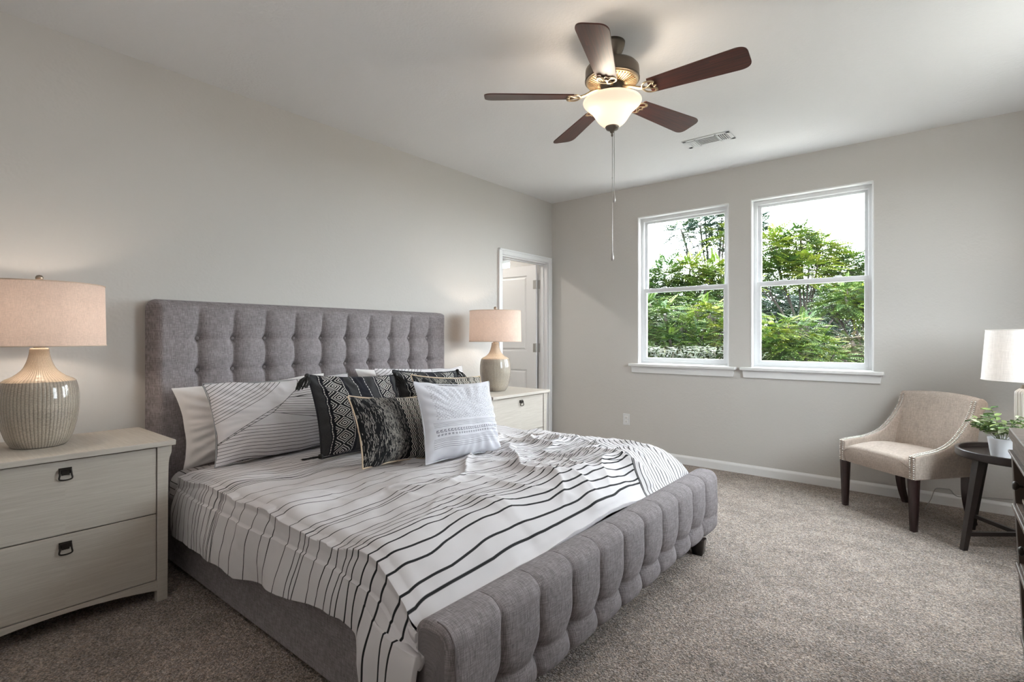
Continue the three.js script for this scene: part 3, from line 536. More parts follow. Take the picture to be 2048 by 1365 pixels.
makeNightstand('whitewashed two-drawer nightstand between the bed and the open door', 1.405, 'nightstands beside the bed', 0.152);

// ------------------------------------------------------------------ bedside lamps
const basketCol = dtex(1024, 512, (i, j) => {
  // 64 ribs round the vase, small dents down each rib; groove shade painted into the colour
  const c = mod(i, 16) / 16, rib = 0.5 + 0.5 * Math.sin(Math.PI * c), row = mod(j + (Math.floor(i / 16) % 2 ? 4 : 0), 8) / 8, dent = 0.35 + 0.65 * Math.pow(Math.sin(Math.PI * row), 0.7), n = vn(i / 3, j / 3, 301), big = vn(i / 90, j / 60, 303, 0);
  const k = 0.43 + 0.33 * rib * dent + 0.12 * (n - 0.5) + 0.1 * (big - 0.5);
  return [k * 1.0, k * 0.935, k * 0.85];
});
const basketBump = dtex(1024, 512, (i, j) => { const c = mod(i, 16) / 16, rib = Math.pow(Math.sin(Math.PI * c), 0.6), row = mod(j + (Math.floor(i / 16) % 2 ? 4 : 0), 8) / 8; return rib * (0.55 + 0.45 * Math.pow(Math.sin(Math.PI * row), 0.6)); }, false);
const glazeLow = phys({ map: basketCol, roughness: 0.3, bumpMap: basketBump, bumpScale: 0.0018, clearcoat: 1, clearcoatRoughness: 0.08 });
const sandCol = dtex(1024, 256, (i, j) => { const c = mod(i, 16) / 16, rib = Math.sin(Math.PI * c), row = mod(j, 8) / 8, n = vn(i / 3, j / 3, 311); const k = 0.66 + 0.2 * rib * (0.5 + 0.5 * Math.sin(Math.PI * row)) + 0.1 * (n - 0.5); return [k * 0.97, k * 0.88, k * 0.76]; });  // shade between the ribs painted into the colour here too
const glazeTop = phys({ map: sandCol, roughness: 0.32, bumpMap: basketBump, bumpScale: 0.0016, clearcoat: 1, clearcoatRoughness: 0.1 });
const bulbMat = std({ color: lin(1, 1, 1), emissive: lin(1, 0.8, 0.55), emissiveIntensity: 4, roughness: 0.5 });
const brushedMat = std({ color: lin(0.36, 0.30, 0.24), metalness: 1, roughness: 0.35 });
function shadeGeo(r0, r1, y0, y1, uvw = 1) { // a drum with a turned-in hem; uv in metres
  return grid(72, 8, (a, b) => { const an = a * Math.PI * 2, r = lerp(r0, r1, b), y = lerp(y0, y1, b); return [Math.cos(an) * r, y, Math.sin(an) * r, a * Math.PI * 2 * r0, y]; }, true);
}
function bulb(p, y, power, color) {
  part('bulb', lathe([[0, y - 0.05], [0.012, y - 0.05], [0.013, y - 0.03], [0.028, y], [0.03, y + 0.015], [0.022, y + 0.036], [0.0, y + 0.044]], 20), bulbMat, p);
  const l = new THREE.PointLight(color, power); l.position.set(0, y + 0.01, 0); l.castShadow = true; l.shadow.radius = 1.5; p.add(l);
}
function makeLamp(label, pos, group) {
  const t = thing('table_lamp', label, 'lamp', pos, 0, group);
  const low = spline([[0.094, 0.006], [0.112, 0.04], [0.128, 0.1], [0.136, 0.16], [0.137, 0.21], [0.132, 0.255], [0.125, 0.283]], 40);
  const v = part('vase', lathe([[0, 0], [0.088, 0], ...low], 96), glazeLow, t, 'grey-green basket-textured ceramic body');
  const hi = spline([[0.125, 0.283], [0.112, 0.294], [0.086, 0.308], [0.06, 0.332], [0.045, 0.362], [0.036, 0.396], [0.0325, 0.424]], 36);
  part('vase_neck', lathe([...hi, [0.029, 0.428], [0, 0.428]], 96), glazeTop, t, 'sand-coloured glazed shoulder and neck');
  part('socket', [moved(new THREE.CylinderGeometry(0.014, 0.014, 0.05, 20), 0, 0.45, 0), moved(new THREE.CylinderGeometry(0.02, 0.02, 0.006, 24), 0, 0.43, 0)], brushedMat, t);
  const y0 = 0.438, y1 = 0.708, r0 = 0.232, r1 = 0.227;
  part('lamp_shade', shadeGeo(r0, r1, y0, y1), shadeMat, t, 'oatmeal linen drum shade');
  const rimT = (r, y) => new THREE.TorusGeometry(r, 0.0026, 6, 72).rotateX(Math.PI / 2).translate(0, y, 0);
  part('shade_trim', [rimT(r0, y0), rimT(r1, y1)], std({ color: lin(0.62, 0.5, 0.4), roughness: 0.9 }), t);
  const spider = [rimT(0.02, y1 - 0.01)]; for (let k = 0; k < 3; k++) { const a = k * 2.094 + 0.4; spider.push(tube([[Math.cos(a) * 0.02, y1 - 0.01, Math.sin(a) * 0.02], [Math.cos(a) * r1, y1 - 0.004, Math.sin(a) * r1]], 0.0018, 4, 5)); }
  for (const s of [-1, 1]) spider.push(tube([[s * 0.012, 0.47, 0], [s * 0.055, 0.52, 0], [s * 0.06, 0.6, 0], [s * 0.03, y1 - 0.04, 0], [0, y1 - 0.012, 0]], 0.002, 30, 5));
  part('harp', spider, brushedMat, t);
  part('finial', lathe([[0, y1 - 0.012], [0.006, y1 - 0.012], [0.006, y1], [0.006, y1 + 0.012], [0.013, y1 + 0.02], [0.014, y1 + 0.03], [0.009, y1 + 0.038], [0, y1 + 0.041]], 18), brushedMat, t);
  bulb(t, 0.55, LAMP_POWER, WARM);
  return t;
}
makeLamp('basket-textured ceramic lamp with oatmeal drum shade, its shade cropped, glazed highlight on its body', [0.352, 0.737, 4.43], 'bedside lamps');
makeLamp('basket-textured ceramic lamp with oatmeal drum shade standing before the open door', [0.36, 0.737, 1.4], 'bedside lamps');

// ------------------------------------------------------------------ ceiling fan
{
  const fan = thing('ceiling_fan', 'five-blade dark wood ceiling fan with lit frosted bell bowl', 'ceiling fan', [2.094, 0, 2.465]);
  part('canopy', lathe([[0, 2.65], [0.03, 2.65], [0.036, 2.655], [0.044, 2.672], [0.056, 2.7], [0.064, 2.725], [0.066, 2.7395], [0, 2.7395]], 40), bronzeMat, fan);
  part('downrod', [moved(new THREE.CylinderGeometry(0.013, 0.013, 0.1, 20), 0, 2.63, 0), moved(new THREE.SphereGeometry(0.024, 20, 12), 0, 2.648, 0)], blackMat, fan);
  const mot = part('motor_housing', lathe([[0, 2.632], [0.05, 2.632], [0.1, 2.626], [0.125, 2.617], [0.136, 2.604], [0.138, 2.585], [0.138, 2.556], [0.14, 2.55], [0.14, 2.543], [0.132, 2.54], [0.0, 2.538]], 72), bronzeMat, fan);
  part('vent_ring', lathe([[0.133, 2.541], [0.128, 2.532], [0.09, 2.522], [0.062, 2.519], [0.06, 2.53]], 72), brassMat, mot);
  for (let k = 0; k < 48; k++) { const a = k / 48 * Math.PI * 2; part('flute', new THREE.BoxGeometry(0.05, 0.006, 0.0052).rotateZ(0.2).translate(0.1, 2.524, 0).rotateY(a), brassMat, mot); }
  part('hub', lathe([[0, 2.535], [0.062, 2.535], [0.06, 2.5], [0.05, 2.492], [0.05, 2.482], [0, 2.482]], 40), blackMat, fan);
  part('light_fitter', lathe([[0, 2.49], [0.04, 2.488], [0.07, 2.478], [0.074, 2.458], [0.06, 2.45], [0.0, 2.45]], 40), brassMat, fan);
  // blades
  const s = new THREE.Shape(), L0 = 0.205, L1 = 0.662; s.moveTo(L0, -0.05); s.quadraticCurveTo(L0 - 0.012, 0, L0, 0.05); s.lineTo(L1 - 0.05, 0.071); s.quadraticCurveTo(L1, 0.071, L1, 0.03); s.lineTo(L1, -0.03); s.quadraticCurveTo(L1, -0.071, L1 - 0.05, -0.071); s.lineTo(L0, -0.05);
  const bg = new THREE.ExtrudeGeometry(s, { depth: 0.004, bevelEnabled: true, bevelSize: 0.002, bevelThickness: 0.001, bevelSegments: 2, curveSegments: 12 }).rotateX(Math.PI / 2);
  const iron = [
    tube([[0.06, 0.045, 0], [0.1, 0.032, 0], [0.145, 0.004, 0], [0.175, -0.006, 0]], 0.009, 20, 8).scale(1, 0.8, 1.3),
    tube([[0.165, -0.007, 0], [0.175, -0.008, 0.03], [0.195, -0.008, 0.045], [0.225, -0.008, 0.042], [0.232, -0.008, 0.03]], 0.0045, 24, 6), tube([[0.165, -0.007, 0], [0.175, -0.008, -0.03], [0.195, -0.008, -0.045], [0.225, -0.008, -0.042], [0.232, -0.008, -0.03]], 0.0045, 24, 6),
    tube([[0.165, -0.007, 0], [0.19, -0.008, 0.004], [0.21, -0.008, 0.018], [0.232, -0.008, 0.03], [0.222, -0.008, 0.01], [0.235, -0.008, 0.0], [0.222, -0.008, -0.01], [0.232, -0.008, -0.03], [0.21, -0.008, -0.018], [0.19, -0.008, -0.004], [0.165, -0.007, 0]], 0.0036, 60, 6),
    moved(new THREE.CylinderGeometry(0.006, 0.006, 0.006, 12), 0.225, -0.009, 0.034), moved(new THREE.CylinderGeometry(0.006, 0.006, 0.006, 12), 0.225, -0.009, -0.034), moved(new THREE.CylinderGeometry(0.006, 0.006, 0.006, 12), 0.2, -0.009, 0)];
  const ironG = merge(iron);
  for (let k = 0; k < 5; k++) {
    const arm = new THREE.Group(); arm.name = 'blade_arm'; arm.position.y = 2.464; arm.rotation.set(0, -(69 + 72 * k) * Math.PI / 180, 0); fan.add(arm);
    const bl = part('blade', bg, bladeWood, arm); bl.rotation.x = -13 * Math.PI / 180;
    const ir = part('blade_iron', ironG, brassMat, arm); ir.rotation.x = -7 * Math.PI / 180;
  }
  // frosted bell bowl with two bulbs
  const prof = spline([[0.03, 2.304], [0.05, 2.314], [0.072, 2.335], [0.09, 2.362], [0.108, 2.388], [0.13, 2.408], [0.146, 2.424], [0.15, 2.434], [0.147, 2.44]], 40);
  const bowlMat = phys({ color: lin(0.93, 0.86, 0.76), roughness: 1, transmission: 0.05, thickness: 0, specularIntensity: 0.3, emissive: lin(1, 0.7, 0.5), emissiveIntensity: 0.2, side: THREE.DoubleSide });
  part('glass_bowl', lathe(prof, 64), bowlMat, fan, 'frosted alabaster glass bowl');
  part('bowl_rod', moved(new THREE.CylinderGeometry(0.004, 0.004, 0.16, 8), 0, 2.375, 0), brassMat, fan);
  part('finial', lathe([[0, 2.252], [0.004, 2.256], [0.006, 2.264], [0.003, 2.27], [0.01, 2.276], [0.012, 2.284], [0.03, 2.292], [0.036, 2.303], [0.033, 2.308], [0, 2.308]], 28), bronzeMat, fan);
  const dir = V3(RT.x, 0, RT.z);
  for (const sgn of [-1, 1]) {
    const bp = V3(0, 2.405, 0).addScaledVector(dir, sgn * 0.066);
    part('bulb', new THREE.SphereGeometry(0.024, 20, 14).scale(1, 1.25, 1).translate(bp.x, bp.y, bp.z), bulbMat, fan);
    const l = new THREE.PointLight(SOFTWARM, FAN_POWER); l.position.copy(bp); l.castShadow = true; l.shadow.radius = 2; fan.add(l);
  }
  // pull chains
  const chain = (off, y0, y1, bead) => {
    const q = V3(0, 0, 0).addScaledVector(dir, off), g = [moved(new THREE.CylinderGeometry(0.0016, 0.0016, y0 - y1, 6), q.x, (y0 + y1) / 2, q.z)];
    if (bead) g.push(moved(new THREE.SphereGeometry(0.0035, 10, 8), q.x, bead, q.z));
    const c = part('pull_chain', g, nickelMat, fan);
    part('chain_pendant', lathe([[0, 0], [0.006, 0.004], [0.008, 0.014], [0.007, 0.028], [0.004, 0.04], [0.0025, 0.048], [0, 0.049]], 14).translate(q.x, y1 - 0.044, q.z), nickelMat, c);
  };
  chain(0.001, 2.256, 1.652, 2.04); chain(0.011, 2.29, 1.955);
}

// ceiling vent
{
  const v = thing('ceiling_vent', 'white slotted air vent in the ceiling beyond the fan', 'vent', [2.035, 2.74, 0.815], 0.0);
  const hw = 0.178, hd = 0.09, i = 0.03;
  part('frame', [bx(-hw, hw, -0.006, 0, -hd, -hd + i, 0.002), bx(-hw, hw, -0.006, 0, hd - i, hd, 0.002), bx(-hw, -hw + i, -0.006, 0, -hd, hd, 0.002), bx(hw - i, hw, -0.006, 0, -hd, hd, 0.002), bx(-0.085, -0.075, -0.006, 0, -hd, hd, 0.001), bx(0.068, 0.078, -0.006, 0, -hd, hd, 0.001), bx(-hw, hw, -0.004, -0.0015, -hd - 0.003, hd + 0.003, 0)], vinylMat, v);
  part('duct_shade', bx(-hw + i, hw - i, -0.0049, -0.0042, -hd + i, hd - i, 0), std({ color: lin(0.08, 0.08, 0.08), roughness: 0.9 }), v);  // dark sheet stands in for the shade behind the slats
  for (let k = 0; k < 7; k++) part('slat', moved(new THREE.BoxGeometry(0.143, 0.0012, 0.0195), -0.0035, -0.0075, -0.054 + k * 0.018, 0.2), vinylMat, v);
  for (let k = 0; k < 4; k++) part('slat', moved(new THREE.BoxGeometry(0.018, 0.0012, 0.118), -0.142 + k * 0.0165, -0.0075, 0, 0, 0, -0.15), vinylMat, v);
  for (let k = 0; k < 5; k++) part('slat', moved(new THREE.BoxGeometry(0.006, 0.0012, 0.118), 0.084 + k * 0.0145, -0.0075, 0, 0, 0, 0.9), vinylMat, v);
}
// wall outlet
{
  const o = thing('wall_outlet', 'white duplex outlet low on the wall below the windows', 'outlet', [0.93, 0.368, 0.0]);
  part('cover_plate', bx(-0.036, 0.036, -0.058, 0.058, 0, 0.006, 0.003), vinylMat, o);
  for (const y of [-0.02, 0.02]) { const r = part('receptacle', bx(-0.017, 0.017, y - 0.014, y + 0.014, 0.004, 0.008, 0.003), trimMat, o); part('slot', [bx(-0.008, -0.006, y - 0.004, y + 0.006, 0.0075, 0.0085, 0), bx(0.006, 0.008, y - 0.003, y + 0.005, 0.0075, 0.0085, 0), moved(new THREE.CylinderGeometry(0.0025, 0.0025, 0.001, 10).rotateX(Math.PI / 2), 0, y - 0.008, 0.0082)], blackMat, r); }
}

// ------------------------------------------------------------------ accent chair
{
  const c = thing('accent_chair', 'beige linen slipper chair with sloped arms and nailhead trim', 'chair', [3.232, 0, 0.452], -40.2 * Math.PI / 180);
  const hw = 0.295, th = 0.052;
  // side panel outline in (z forward, y): front edge, arm line sweeping up, rolled top, back edge
  const arm = spline([[0.245, 0.466], [0.19, 0.478], [0.06, 0.494], [-0.045, 0.53], [-0.11, 0.575], [-0.18, 0.65], [-0.23, 0.728], [-0.252, 0.795]], 36);
  const roll = spline([[-0.252, 0.795], [-0.27, 0.815], [-0.3, 0.816], [-0.33, 0.795], [-0.338, 0.768], [-0.325, 0.75], [-0.308, 0.735]], 20);
  const back = spline([[-0.308, 0.735], [-0.28, 0.66], [-0.255, 0.54], [-0.25, 0.42], [-0.255, 0.32]], 20);
  const outline = [[0.245, 0.325], ...arm, ...roll.slice(1), ...back.slice(1)];
  const turn = (g) => g.rotateY(-Math.PI / 2);                       // (x, y, depth z) -> z forward, y, x
  const side = (s) => {
    const g = turn(extrude(outline, th, 0.008)); // spans x from -th to 0
    // the sides draw in towards the back
    g.translate(s > 0 ? hw : -hw + th, 0, 0); const p = g.attributes.position; for (let i = 0; i < p.count; i++) { const z = p.getZ(i), k = sm(0.28, -0.3, z); p.setX(i, p.getX(i) - s * 0.022 * k); } g.computeVertexNormals(); return boxUV(g);
  };
  for (const s of [-1, 1]) part('side_panel', side(s), chairFabric, c);
  // back: the same profile swept between the sides, bowed a little
  const bf = spline([[-0.15, 0.4], [-0.165, 0.5], [-0.195, 0.62], [-0.225, 0.72], [-0.252, 0.795]], 20), loop = [...bf, ...roll.slice(1), ...back.slice(1), [-0.2, 0.32], [-0.16, 0.33], bf[0]];
  part('back', grid(40, loop.length - 1, (u, v) => { const q = loop[Math.round(v * (loop.length - 1))], x = lerp(-hw + 0.04, hw - 0.04, u), b = 1 - Math.pow(x / (hw - 0.04), 2); return [x, q[1] + 0.016 * b * sm(0.55, 0.8, q[1]), q[0] - 0.03 * b, x, v * 1.1]; }, false), chairFabric, c);
  // seat: box with a crowned cushion top
  part('seat_base', bx(-hw + 0.03, hw - 0.03, 0.325, 0.4, -0.24, 0.23, 0.01), chairFabric, c);
  part('seat_cushion', grid(48, 64, (u, v) => {
    const x = lerp(-hw + 0.049, hw - 0.049, u), k = v, W2_ = 1 - Math.pow(Math.abs(2 * u - 1), 6);
    let z, y; if (k < 0.25) { y = lerp(0.325, 0.425, k / 0.25); z = 0.243 + 0.012 * Math.sin(k / 0.25 * 2.4); } else if (k < 0.4) { const a = (k - 0.25) / 0.15 * Math.PI / 2; z = 0.22 + 0.03 * Math.cos(a); y = 0.425 + 0.028 * Math.sin(a); } else { const a = (k - 0.4) / 0.6; z = lerp(0.22, -0.2, a); y = 0.453 + 0.022 * Math.sin(Math.PI * Math.min(1, a * 1.1)); }
    return [x, k < 0.25 ? y : lerp(y - 0.03, y, W2_), k < 0.25 ? z - 0.01 * (1 - W2_) : z, x, v * 0.75];
  }, false), chairFabric, c);
  // nailheads: two rows along the arm line and down the front edge
  const head = new THREE.SphereGeometry(0.0056, 8, 6).scale(1, 1, 1);
  const nailM = std({ color: lin(0.72, 0.70, 0.66), metalness: 1, roughness: 0.25 });
  for (const s of [-1, 1]) {
    const g = [], line = new THREE.CatmullRomCurve3([...arm.slice(0, 37)].map(([z, y]) => V3(0, y, z))), n = 52, pts = line.getSpacedPoints(n);
    for (const off of [0.013, 0.036]) {
      for (const q of pts) { const k = sm(0.28, -0.3, q.z), t = line.getTangentAt(Math.min(0.999, Math.max(0.001, pts.indexOf(q) / n))); g.push(head.clone().translate(s * (hw - off - 0.022 * k), q.y + 0.0012 * -t.z, q.z + 0.0012 * t.y)); }
      for (let y = 0.33; y < 0.466; y += 0.0135) g.push(head.clone().translate(s * (hw - off), y, 0.2455));
    }
    part('nailhead_trim', g, nailM, c, 'double row of silver nailheads').userData.kind = 'stuff';
  }
  for (const s of [-1, 1]) {
    part('leg', moved(new THREE.CylinderGeometry(0.033, 0.021, 0.325, 4, 1).rotateY(Math.PI / 4), s * 0.262, 0.1625, 0.222), mahogany, c);
    const pts = []; const lg = grid(4, 16, (u, v) => { const y = lerp(0.33, 0, v), w = lerp(0.024, 0.016, v), zc = -0.222 - 0.045 * Math.pow(v, 2.2) + 0.012 * Math.sin(v * 3), q = [[-1, -1], [1, -1], [1, 1], [-1, 1], [-1, -1]][Math.round(u * 4)]; return [s * 0.235 + q[0] * w, y, zc + q[1] * w, u, v]; }).toNonIndexed(); lg.computeVertexNormals();
    part('leg', lg, mahogany, c);
  }
}

// ------------------------------------------------------------------ tray side table, lamp and plant
{
  const t = thing('tray_table', 'round espresso tray table between the armchair and the dresser', 'side table', [3.77, 0, 0.765]);
  const R = 0.288, y = 0.56;
  part('tray', lathe([[0, y - 0.048], [R - 0.02, y - 0.048], [R - 0.004, y - 0.044], [R, y - 0.036], [R, y - 0.004], [R - 0.004, y], [R - 0.016, y], [R - 0.02, y - 0.004], [R - 0.021, y - 0.024], [R - 0.026, y - 0.028], [0, y - 0.028]], 96), espresso, t);
  const feet = [];
  for (let k = 0; k < 4; k++) {
    const a = 141.5 * Math.PI / 180 + k * Math.PI / 2, top = V3(Math.cos(a) * 0.235, y - 0.05, Math.sin(a) * 0.235), bot = V3(Math.cos(a) * 0.322, 0, Math.sin(a) * 0.322); feet.push(top.clone().lerp(bot, 0.82));
    const g = grid(4, 1, (u, v) => { const q = [[-1, -1], [1, -1], [1, 1], [-1, 1], [-1, -1]][Math.round(u * 4)], w = lerp(0.021, 0.013, v), c = top.clone().lerp(bot, v), ta = V3(-Math.sin(a), 0, Math.cos(a)), ra = V3(Math.cos(a), 0, Math.sin(a)); c.addScaledVector(ta, q[0] * w).addScaledVector(ra, q[1] * w); return [c.x, c.y, c.z, u, v]; }).toNonIndexed(); g.computeVertexNormals();
    part('leg', g, espresso, t);
  }
  for (const [a, b] of [[0, 2], [1, 3]]) { const p = feet[a], q = feet[b], L = p.distanceTo(q); part('stretcher', moved(new THREE.BoxGeometry(L, 0.022, 0.02), 0, p.y, 0, 0, -Math.atan2(q.z - p.z, q.x - p.x), 0), espresso, t); }
}
{
  const l = thing('table_lamp', 'ribbed white column lamp with white tapered shade behind the potted plant', 'lamp', [3.825, 0.532, 0.705]);
  const ribs = grid(180, 30, (u, v) => { const a = u * Math.PI * 2, y = 0.015 + v * 0.375, r = (0.066 + 0.008 * Math.sin(v * 2.2)) * (1 + 0.05 * Math.abs(Math.cos(a * 14))) * (v > 0.94 ? 1 - (v - 0.94) * 6 : 1); return [Math.cos(a) * r, y, Math.sin(a) * r, u, v]; }, true);
  part('ribbed_column', [ribs, lathe([[0, 0], [0.075, 0], [0.075, 0.014], [0.066, 0.016]], 48)], phys({ color: lin(0.74, 0.68, 0.63), roughness: 0.35, clearcoat: 0.4 }), l);
  part('socket', [moved(new THREE.CylinderGeometry(0.045, 0.055, 0.02, 32), 0, 0.395, 0), moved(new THREE.CylinderGeometry(0.014, 0.014, 0.08, 16), 0, 0.43, 0)], bronzeMat, l);
  part('lamp_shade', shadeGeo(0.222, 0.202, 0.432, 0.722), whiteShadeMat, l, 'white fabric shade');
  part('shade_trim', [0.222, 0.202].map((r, k) => new THREE.TorusGeometry(r, 0.0024, 6, 64).rotateX(Math.PI / 2).translate(0, k ? 0.722 : 0.432, 0)), std({ color: lin(0.8, 0.78, 0.75), roughness: 0.9 }), l);
  part('harp', [tube([[0, 0.43, 0], [0.05, 0.5, 0], [0.05, 0.6, 0], [0, 0.715, 0]], 0.002, 24, 5), tube([[0, 0.43, 0], [-0.05, 0.5, 0], [-0.05, 0.6, 0], [0, 0.715, 0]], 0.002, 24, 5), tube([[-0.2, 0.715, 0], [0.2, 0.715, 0]], 0.002, 4, 5)], brushedMat, l);
  bulb(l, 0.53, LAMP_POWER * 0.8, WARM);
}
{
  const p = thing('potted_plant', 'small variegated leafy plant in a white tapered pot on the tray', 'plant', [3.685, 0.532, 0.865]);
  const potM = phys({ color: lin(0.72, 0.73, 0.77), roughness: 0.45 });
  part('pot', lathe([[0, 0], [0.046, 0], [0.048, 0.003], [0.063, 0.108], [0.063, 0.112], [0.059, 0.112], [0.056, 0.096], [0, 0.094]], 40), potM, p);
  part('soil', new THREE.CylinderGeometry(0.056, 0.056, 0.004, 24).translate(0, 0.097, 0), std({ color: lin(0.03, 0.02, 0.015), roughness: 1 }), p);
  const leaf = grid(2, 4, (u, v) => { const w = Math.sin(Math.PI * Math.min(1, v * 0.92 + 0.06)) * 0.0085, s = u * 2 - 1; return [s * w, 0.004 * (s * s) - 0.004 * v * v, v * 0.03, u, v]; });
  const cols = [lin(0.16, 0.28, 0.08), lin(0.36, 0.48, 0.18), lin(0.08, 0.17, 0.05), lin(0.55, 0.6, 0.42), lin(0.28, 0.4, 0.13)].map((c) => phys({ color: c, roughness: 0.55, transmission: 0.25, thickness: 0, side: THREE.DoubleSide }));
  const stemM = std({ color: lin(0.09, 0.12, 0.04), roughness: 0.8 }), r = rng(91), stems = [];
  for (let k = 0; k < 22; k++) {
    const a = r() * 6.283, lean = 0.25 + 0.85 * Math.sqrt(r()), L = 0.10 + 0.08 * r(), b = [Math.cos(a) * 0.03 * r(), 0.095, Math.sin(a) * 0.03 * r()], e = [b[0] + Math.cos(a) * L * lean, 0.1 + L * (1.15 - 0.55 * lean), b[2] + Math.sin(a) * L * lean], m = [lerp(b[0], e[0], 0.4), lerp(b[1], e[1], 0.62), lerp(b[2], e[2], 0.4)];
    stems.push(tube([b, m, e], 0.0011, 10, 4));
    const cv = new THREE.CatmullRomCurve3([b, m, e].map((q) => V3(...q)));
    for (let i = 0; i < 9; i++) { const q = cv.getPoint(0.34 + 0.66 * i / 8), o = part('leaf', leaf, cols[Math.floor(r() * 5)], p); o.position.copy(q); o.rotation.set(-0.5 + r() * 0.7, a * -1 + (i % 2 ? 1 : -1) * (0.5 + r() * 0.9) + Math.PI / 2, (r() - 0.5) * 0.8, 'YXZ'); o.scale.setScalar(1.0 + 0.7 * r()); }
  }
  part('stems', stems, stemM, p);
}

// ------------------------------------------------------------------ dresser
{
  const d = thing('dresser', 'weathered brown wood dresser with dark posts and iron knobs', 'dresser', [3.9, 0, 3.05]);
  const z0 = -0.77, z1 = 0.85, xf = -0.262, xb = 0.24;           // local: front faces -x
  const darkPost = std({ color: lin(0.06, 0.042, 0.032), roughness: 0.5 });
  part('top', bx(xf - 0.036, xb, 0.845, 0.882, z0 - 0.02, z1 + 0.02, 0.004), rusticWood, d);
  part('frieze', [bx(xf - 0.026, xb, 0.80, 0.845, z0 - 0.012, z1 + 0.012, 0.003), bx(xf - 0.038, xb, 0.792, 0.802, z0 - 0.018, z1 + 0.018, 0.003)], rusticWood, d);
  part('body', [bx(xf + 0.02, xb, 0.1, 0.8, z0 + 0.01, z0 + 0.035, 0.002), bx(xf + 0.02, xb, 0.1, 0.8, z1 - 0.035, z1 - 0.01, 0.002), bx(xb - 0.012, xb, 0.1, 0.8, z0 + 0.02, z1 - 0.02, 0), bx(xf + 0.04, xb, 0.095, 0.11, z0 + 0.02, z1 - 0.02, 0)], rusticWood, d);
  for (const [x, z] of [[xf + 0.02, z0], [xf + 0.02, z1 - 0.045], [xb - 0.045, z0], [xb - 0.045, z1 - 0.045]]) { const fr = x < 0, g = bx(x, x + 0.045, 0, 0.8, z, z + 0.045, 0.003), p = g.attributes.position; if (fr) for (let i = 0; i < p.count; i++) if (p.getX(i) < x + 0.02) p.setX(i, p.getX(i) - 0.052 + 0.036 * (1 - p.getY(i) / 0.8)); part('post', g, darkPost, d); }
  const zm = (z0 + z1) / 2;
  for (const [y0, y1, cols, back] of [[0.625, 0.787, 3, 0], [0.415, 0.588, 2, 0.01], [0.155, 0.38, 2, 0.022]]) {
    const xf = -0.262 + back;
    part('rail', [bx(xf - 0.03, xf + 0.03, y0 - 0.03, y0 - 0.012, z0 + 0.002, z1 - 0.002, 0.004), bx(xf - 0.022, xf + 0.03, y0 - 0.012, y0 - 0.002, z0 + 0.004, z1 - 0.004, 0.002)], rusticWood, d);
    const W = (z1 - z0 - 0.1) / cols;
    for (let k = 0; k < cols; k++) {
      const a = z0 + 0.05 + k * W, b = a + W - 0.008, dr = part('drawer', [bx(xf - 0.002, xf + 0.02, y0, y1, a, b, 0.004), bx(xf - 0.008, xf, y0 + 0.008, y0 + 0.02, a + 0.01, b - 0.01, 0.002), bx(xf - 0.008, xf, y1 - 0.02, y1 - 0.008, a + 0.01, b - 0.01, 0.002)], rusticLight, d);
      for (const f of [0.2, 0.8]) part('knob', moved(lathe([[0, 0], [0.012, 0], [0.012, 0.003], [0.005, 0.006], [0.005, 0.02], [0.014, 0.026], [0.016, 0.032], [0.011, 0.038], [0, 0.039]], 18), xf - 0.002, (y0 + y1) / 2, lerp(a, b, f), 0, 0, Math.PI / 2), ironMat, dr, 'black iron knob');
    }
  }
}
// lamp cord lying along the wall above the baseboard
{
  const z = 0.012; solo('power_cord', tube([[3.335, 0.02, 0.3], [3.37, 0.06, 0.12], [3.4, 0.115, z], [3.44, 0.12, z], [3.475, 0.118, z], [3.495, 0.09, z], [3.515, 0.078, z], [3.56, 0.085, z], [3.64, 0.098, z], [3.8, 0.11, z]], 0.0028, 80, 6), std({ color: lin(0.3, 0.29, 0.27), roughness: 0.6 }), 'thin grey power cord along the wall behind the tray table', 'cord');
}

// unseen ceiling light behind the door, placed to light the door leaf
{
  const b = thing('unseen_ceiling_light', 'unseen white dome ceiling light behind the open door, lighting the door leaf', 'ceiling light', [-1.15, 2.74, 1.1]);
  part('base_plate', moved(new THREE.CylinderGeometry(0.15, 0.15, 0.02, 40), 0, -0.01, 0), nickelMat, b);
  part('light_dome', lathe([[0, -0.1], [0.06, -0.095], [0.11, -0.075], [0.135, -0.045], [0.14, -0.02]], 40), std({ color: lin(0.9, 0.9, 0.88), emissive: lin(1, 0.93, 0.82), emissiveIntensity: 1.2, roughness: 0.5, side: THREE.DoubleSide }), b);
  const l = new THREE.PointLight(new THREE.Color().setRGB(1, 0.94, 0.86), BATH_POWER); l.position.set(0, -0.06, 0); l.castShadow = true; l.shadow.radius = 3; b.add(l);
}

// added fill uplight, out of view behind the camera: its bowl throws the light onto the ceiling
{
  const t = thing('added_uplight', 'added bronze torchiere out of view, fill light for the upper left wall and ceiling', 'floor lamp', [2.9, 0, 5.35]);
  part('base', lathe([[0, 0], [0.14, 0], [0.14, 0.012], [0.05, 0.025], [0.016, 0.035], [0, 0.035]], 40), bronzeMat, t);
  part('pole', moved(new THREE.CylinderGeometry(0.011, 0.013, 1.62, 16), 0, 0.84, 0), bronzeMat, t);
  part('bowl', lathe([[0, 1.64], [0.05, 1.645], [0.11, 1.67], [0.155, 1.71], [0.17, 1.74], [0.166, 1.742], [0.15, 1.715], [0.105, 1.678], [0, 1.655]], 48), bronzeMat, t);
  part('bulb', new THREE.SphereGeometry(0.03, 20, 14).translate(0, 1.705, 0), bulbMat, t);
  const l = new THREE.PointLight(new THREE.Color().setRGB(1, 0.96, 0.91), FILL_UPLIGHT_POWER); l.position.set(0, 1.705, 0); l.castShadow = true; l.shadow.radius = 1.4; t.add(l);
}

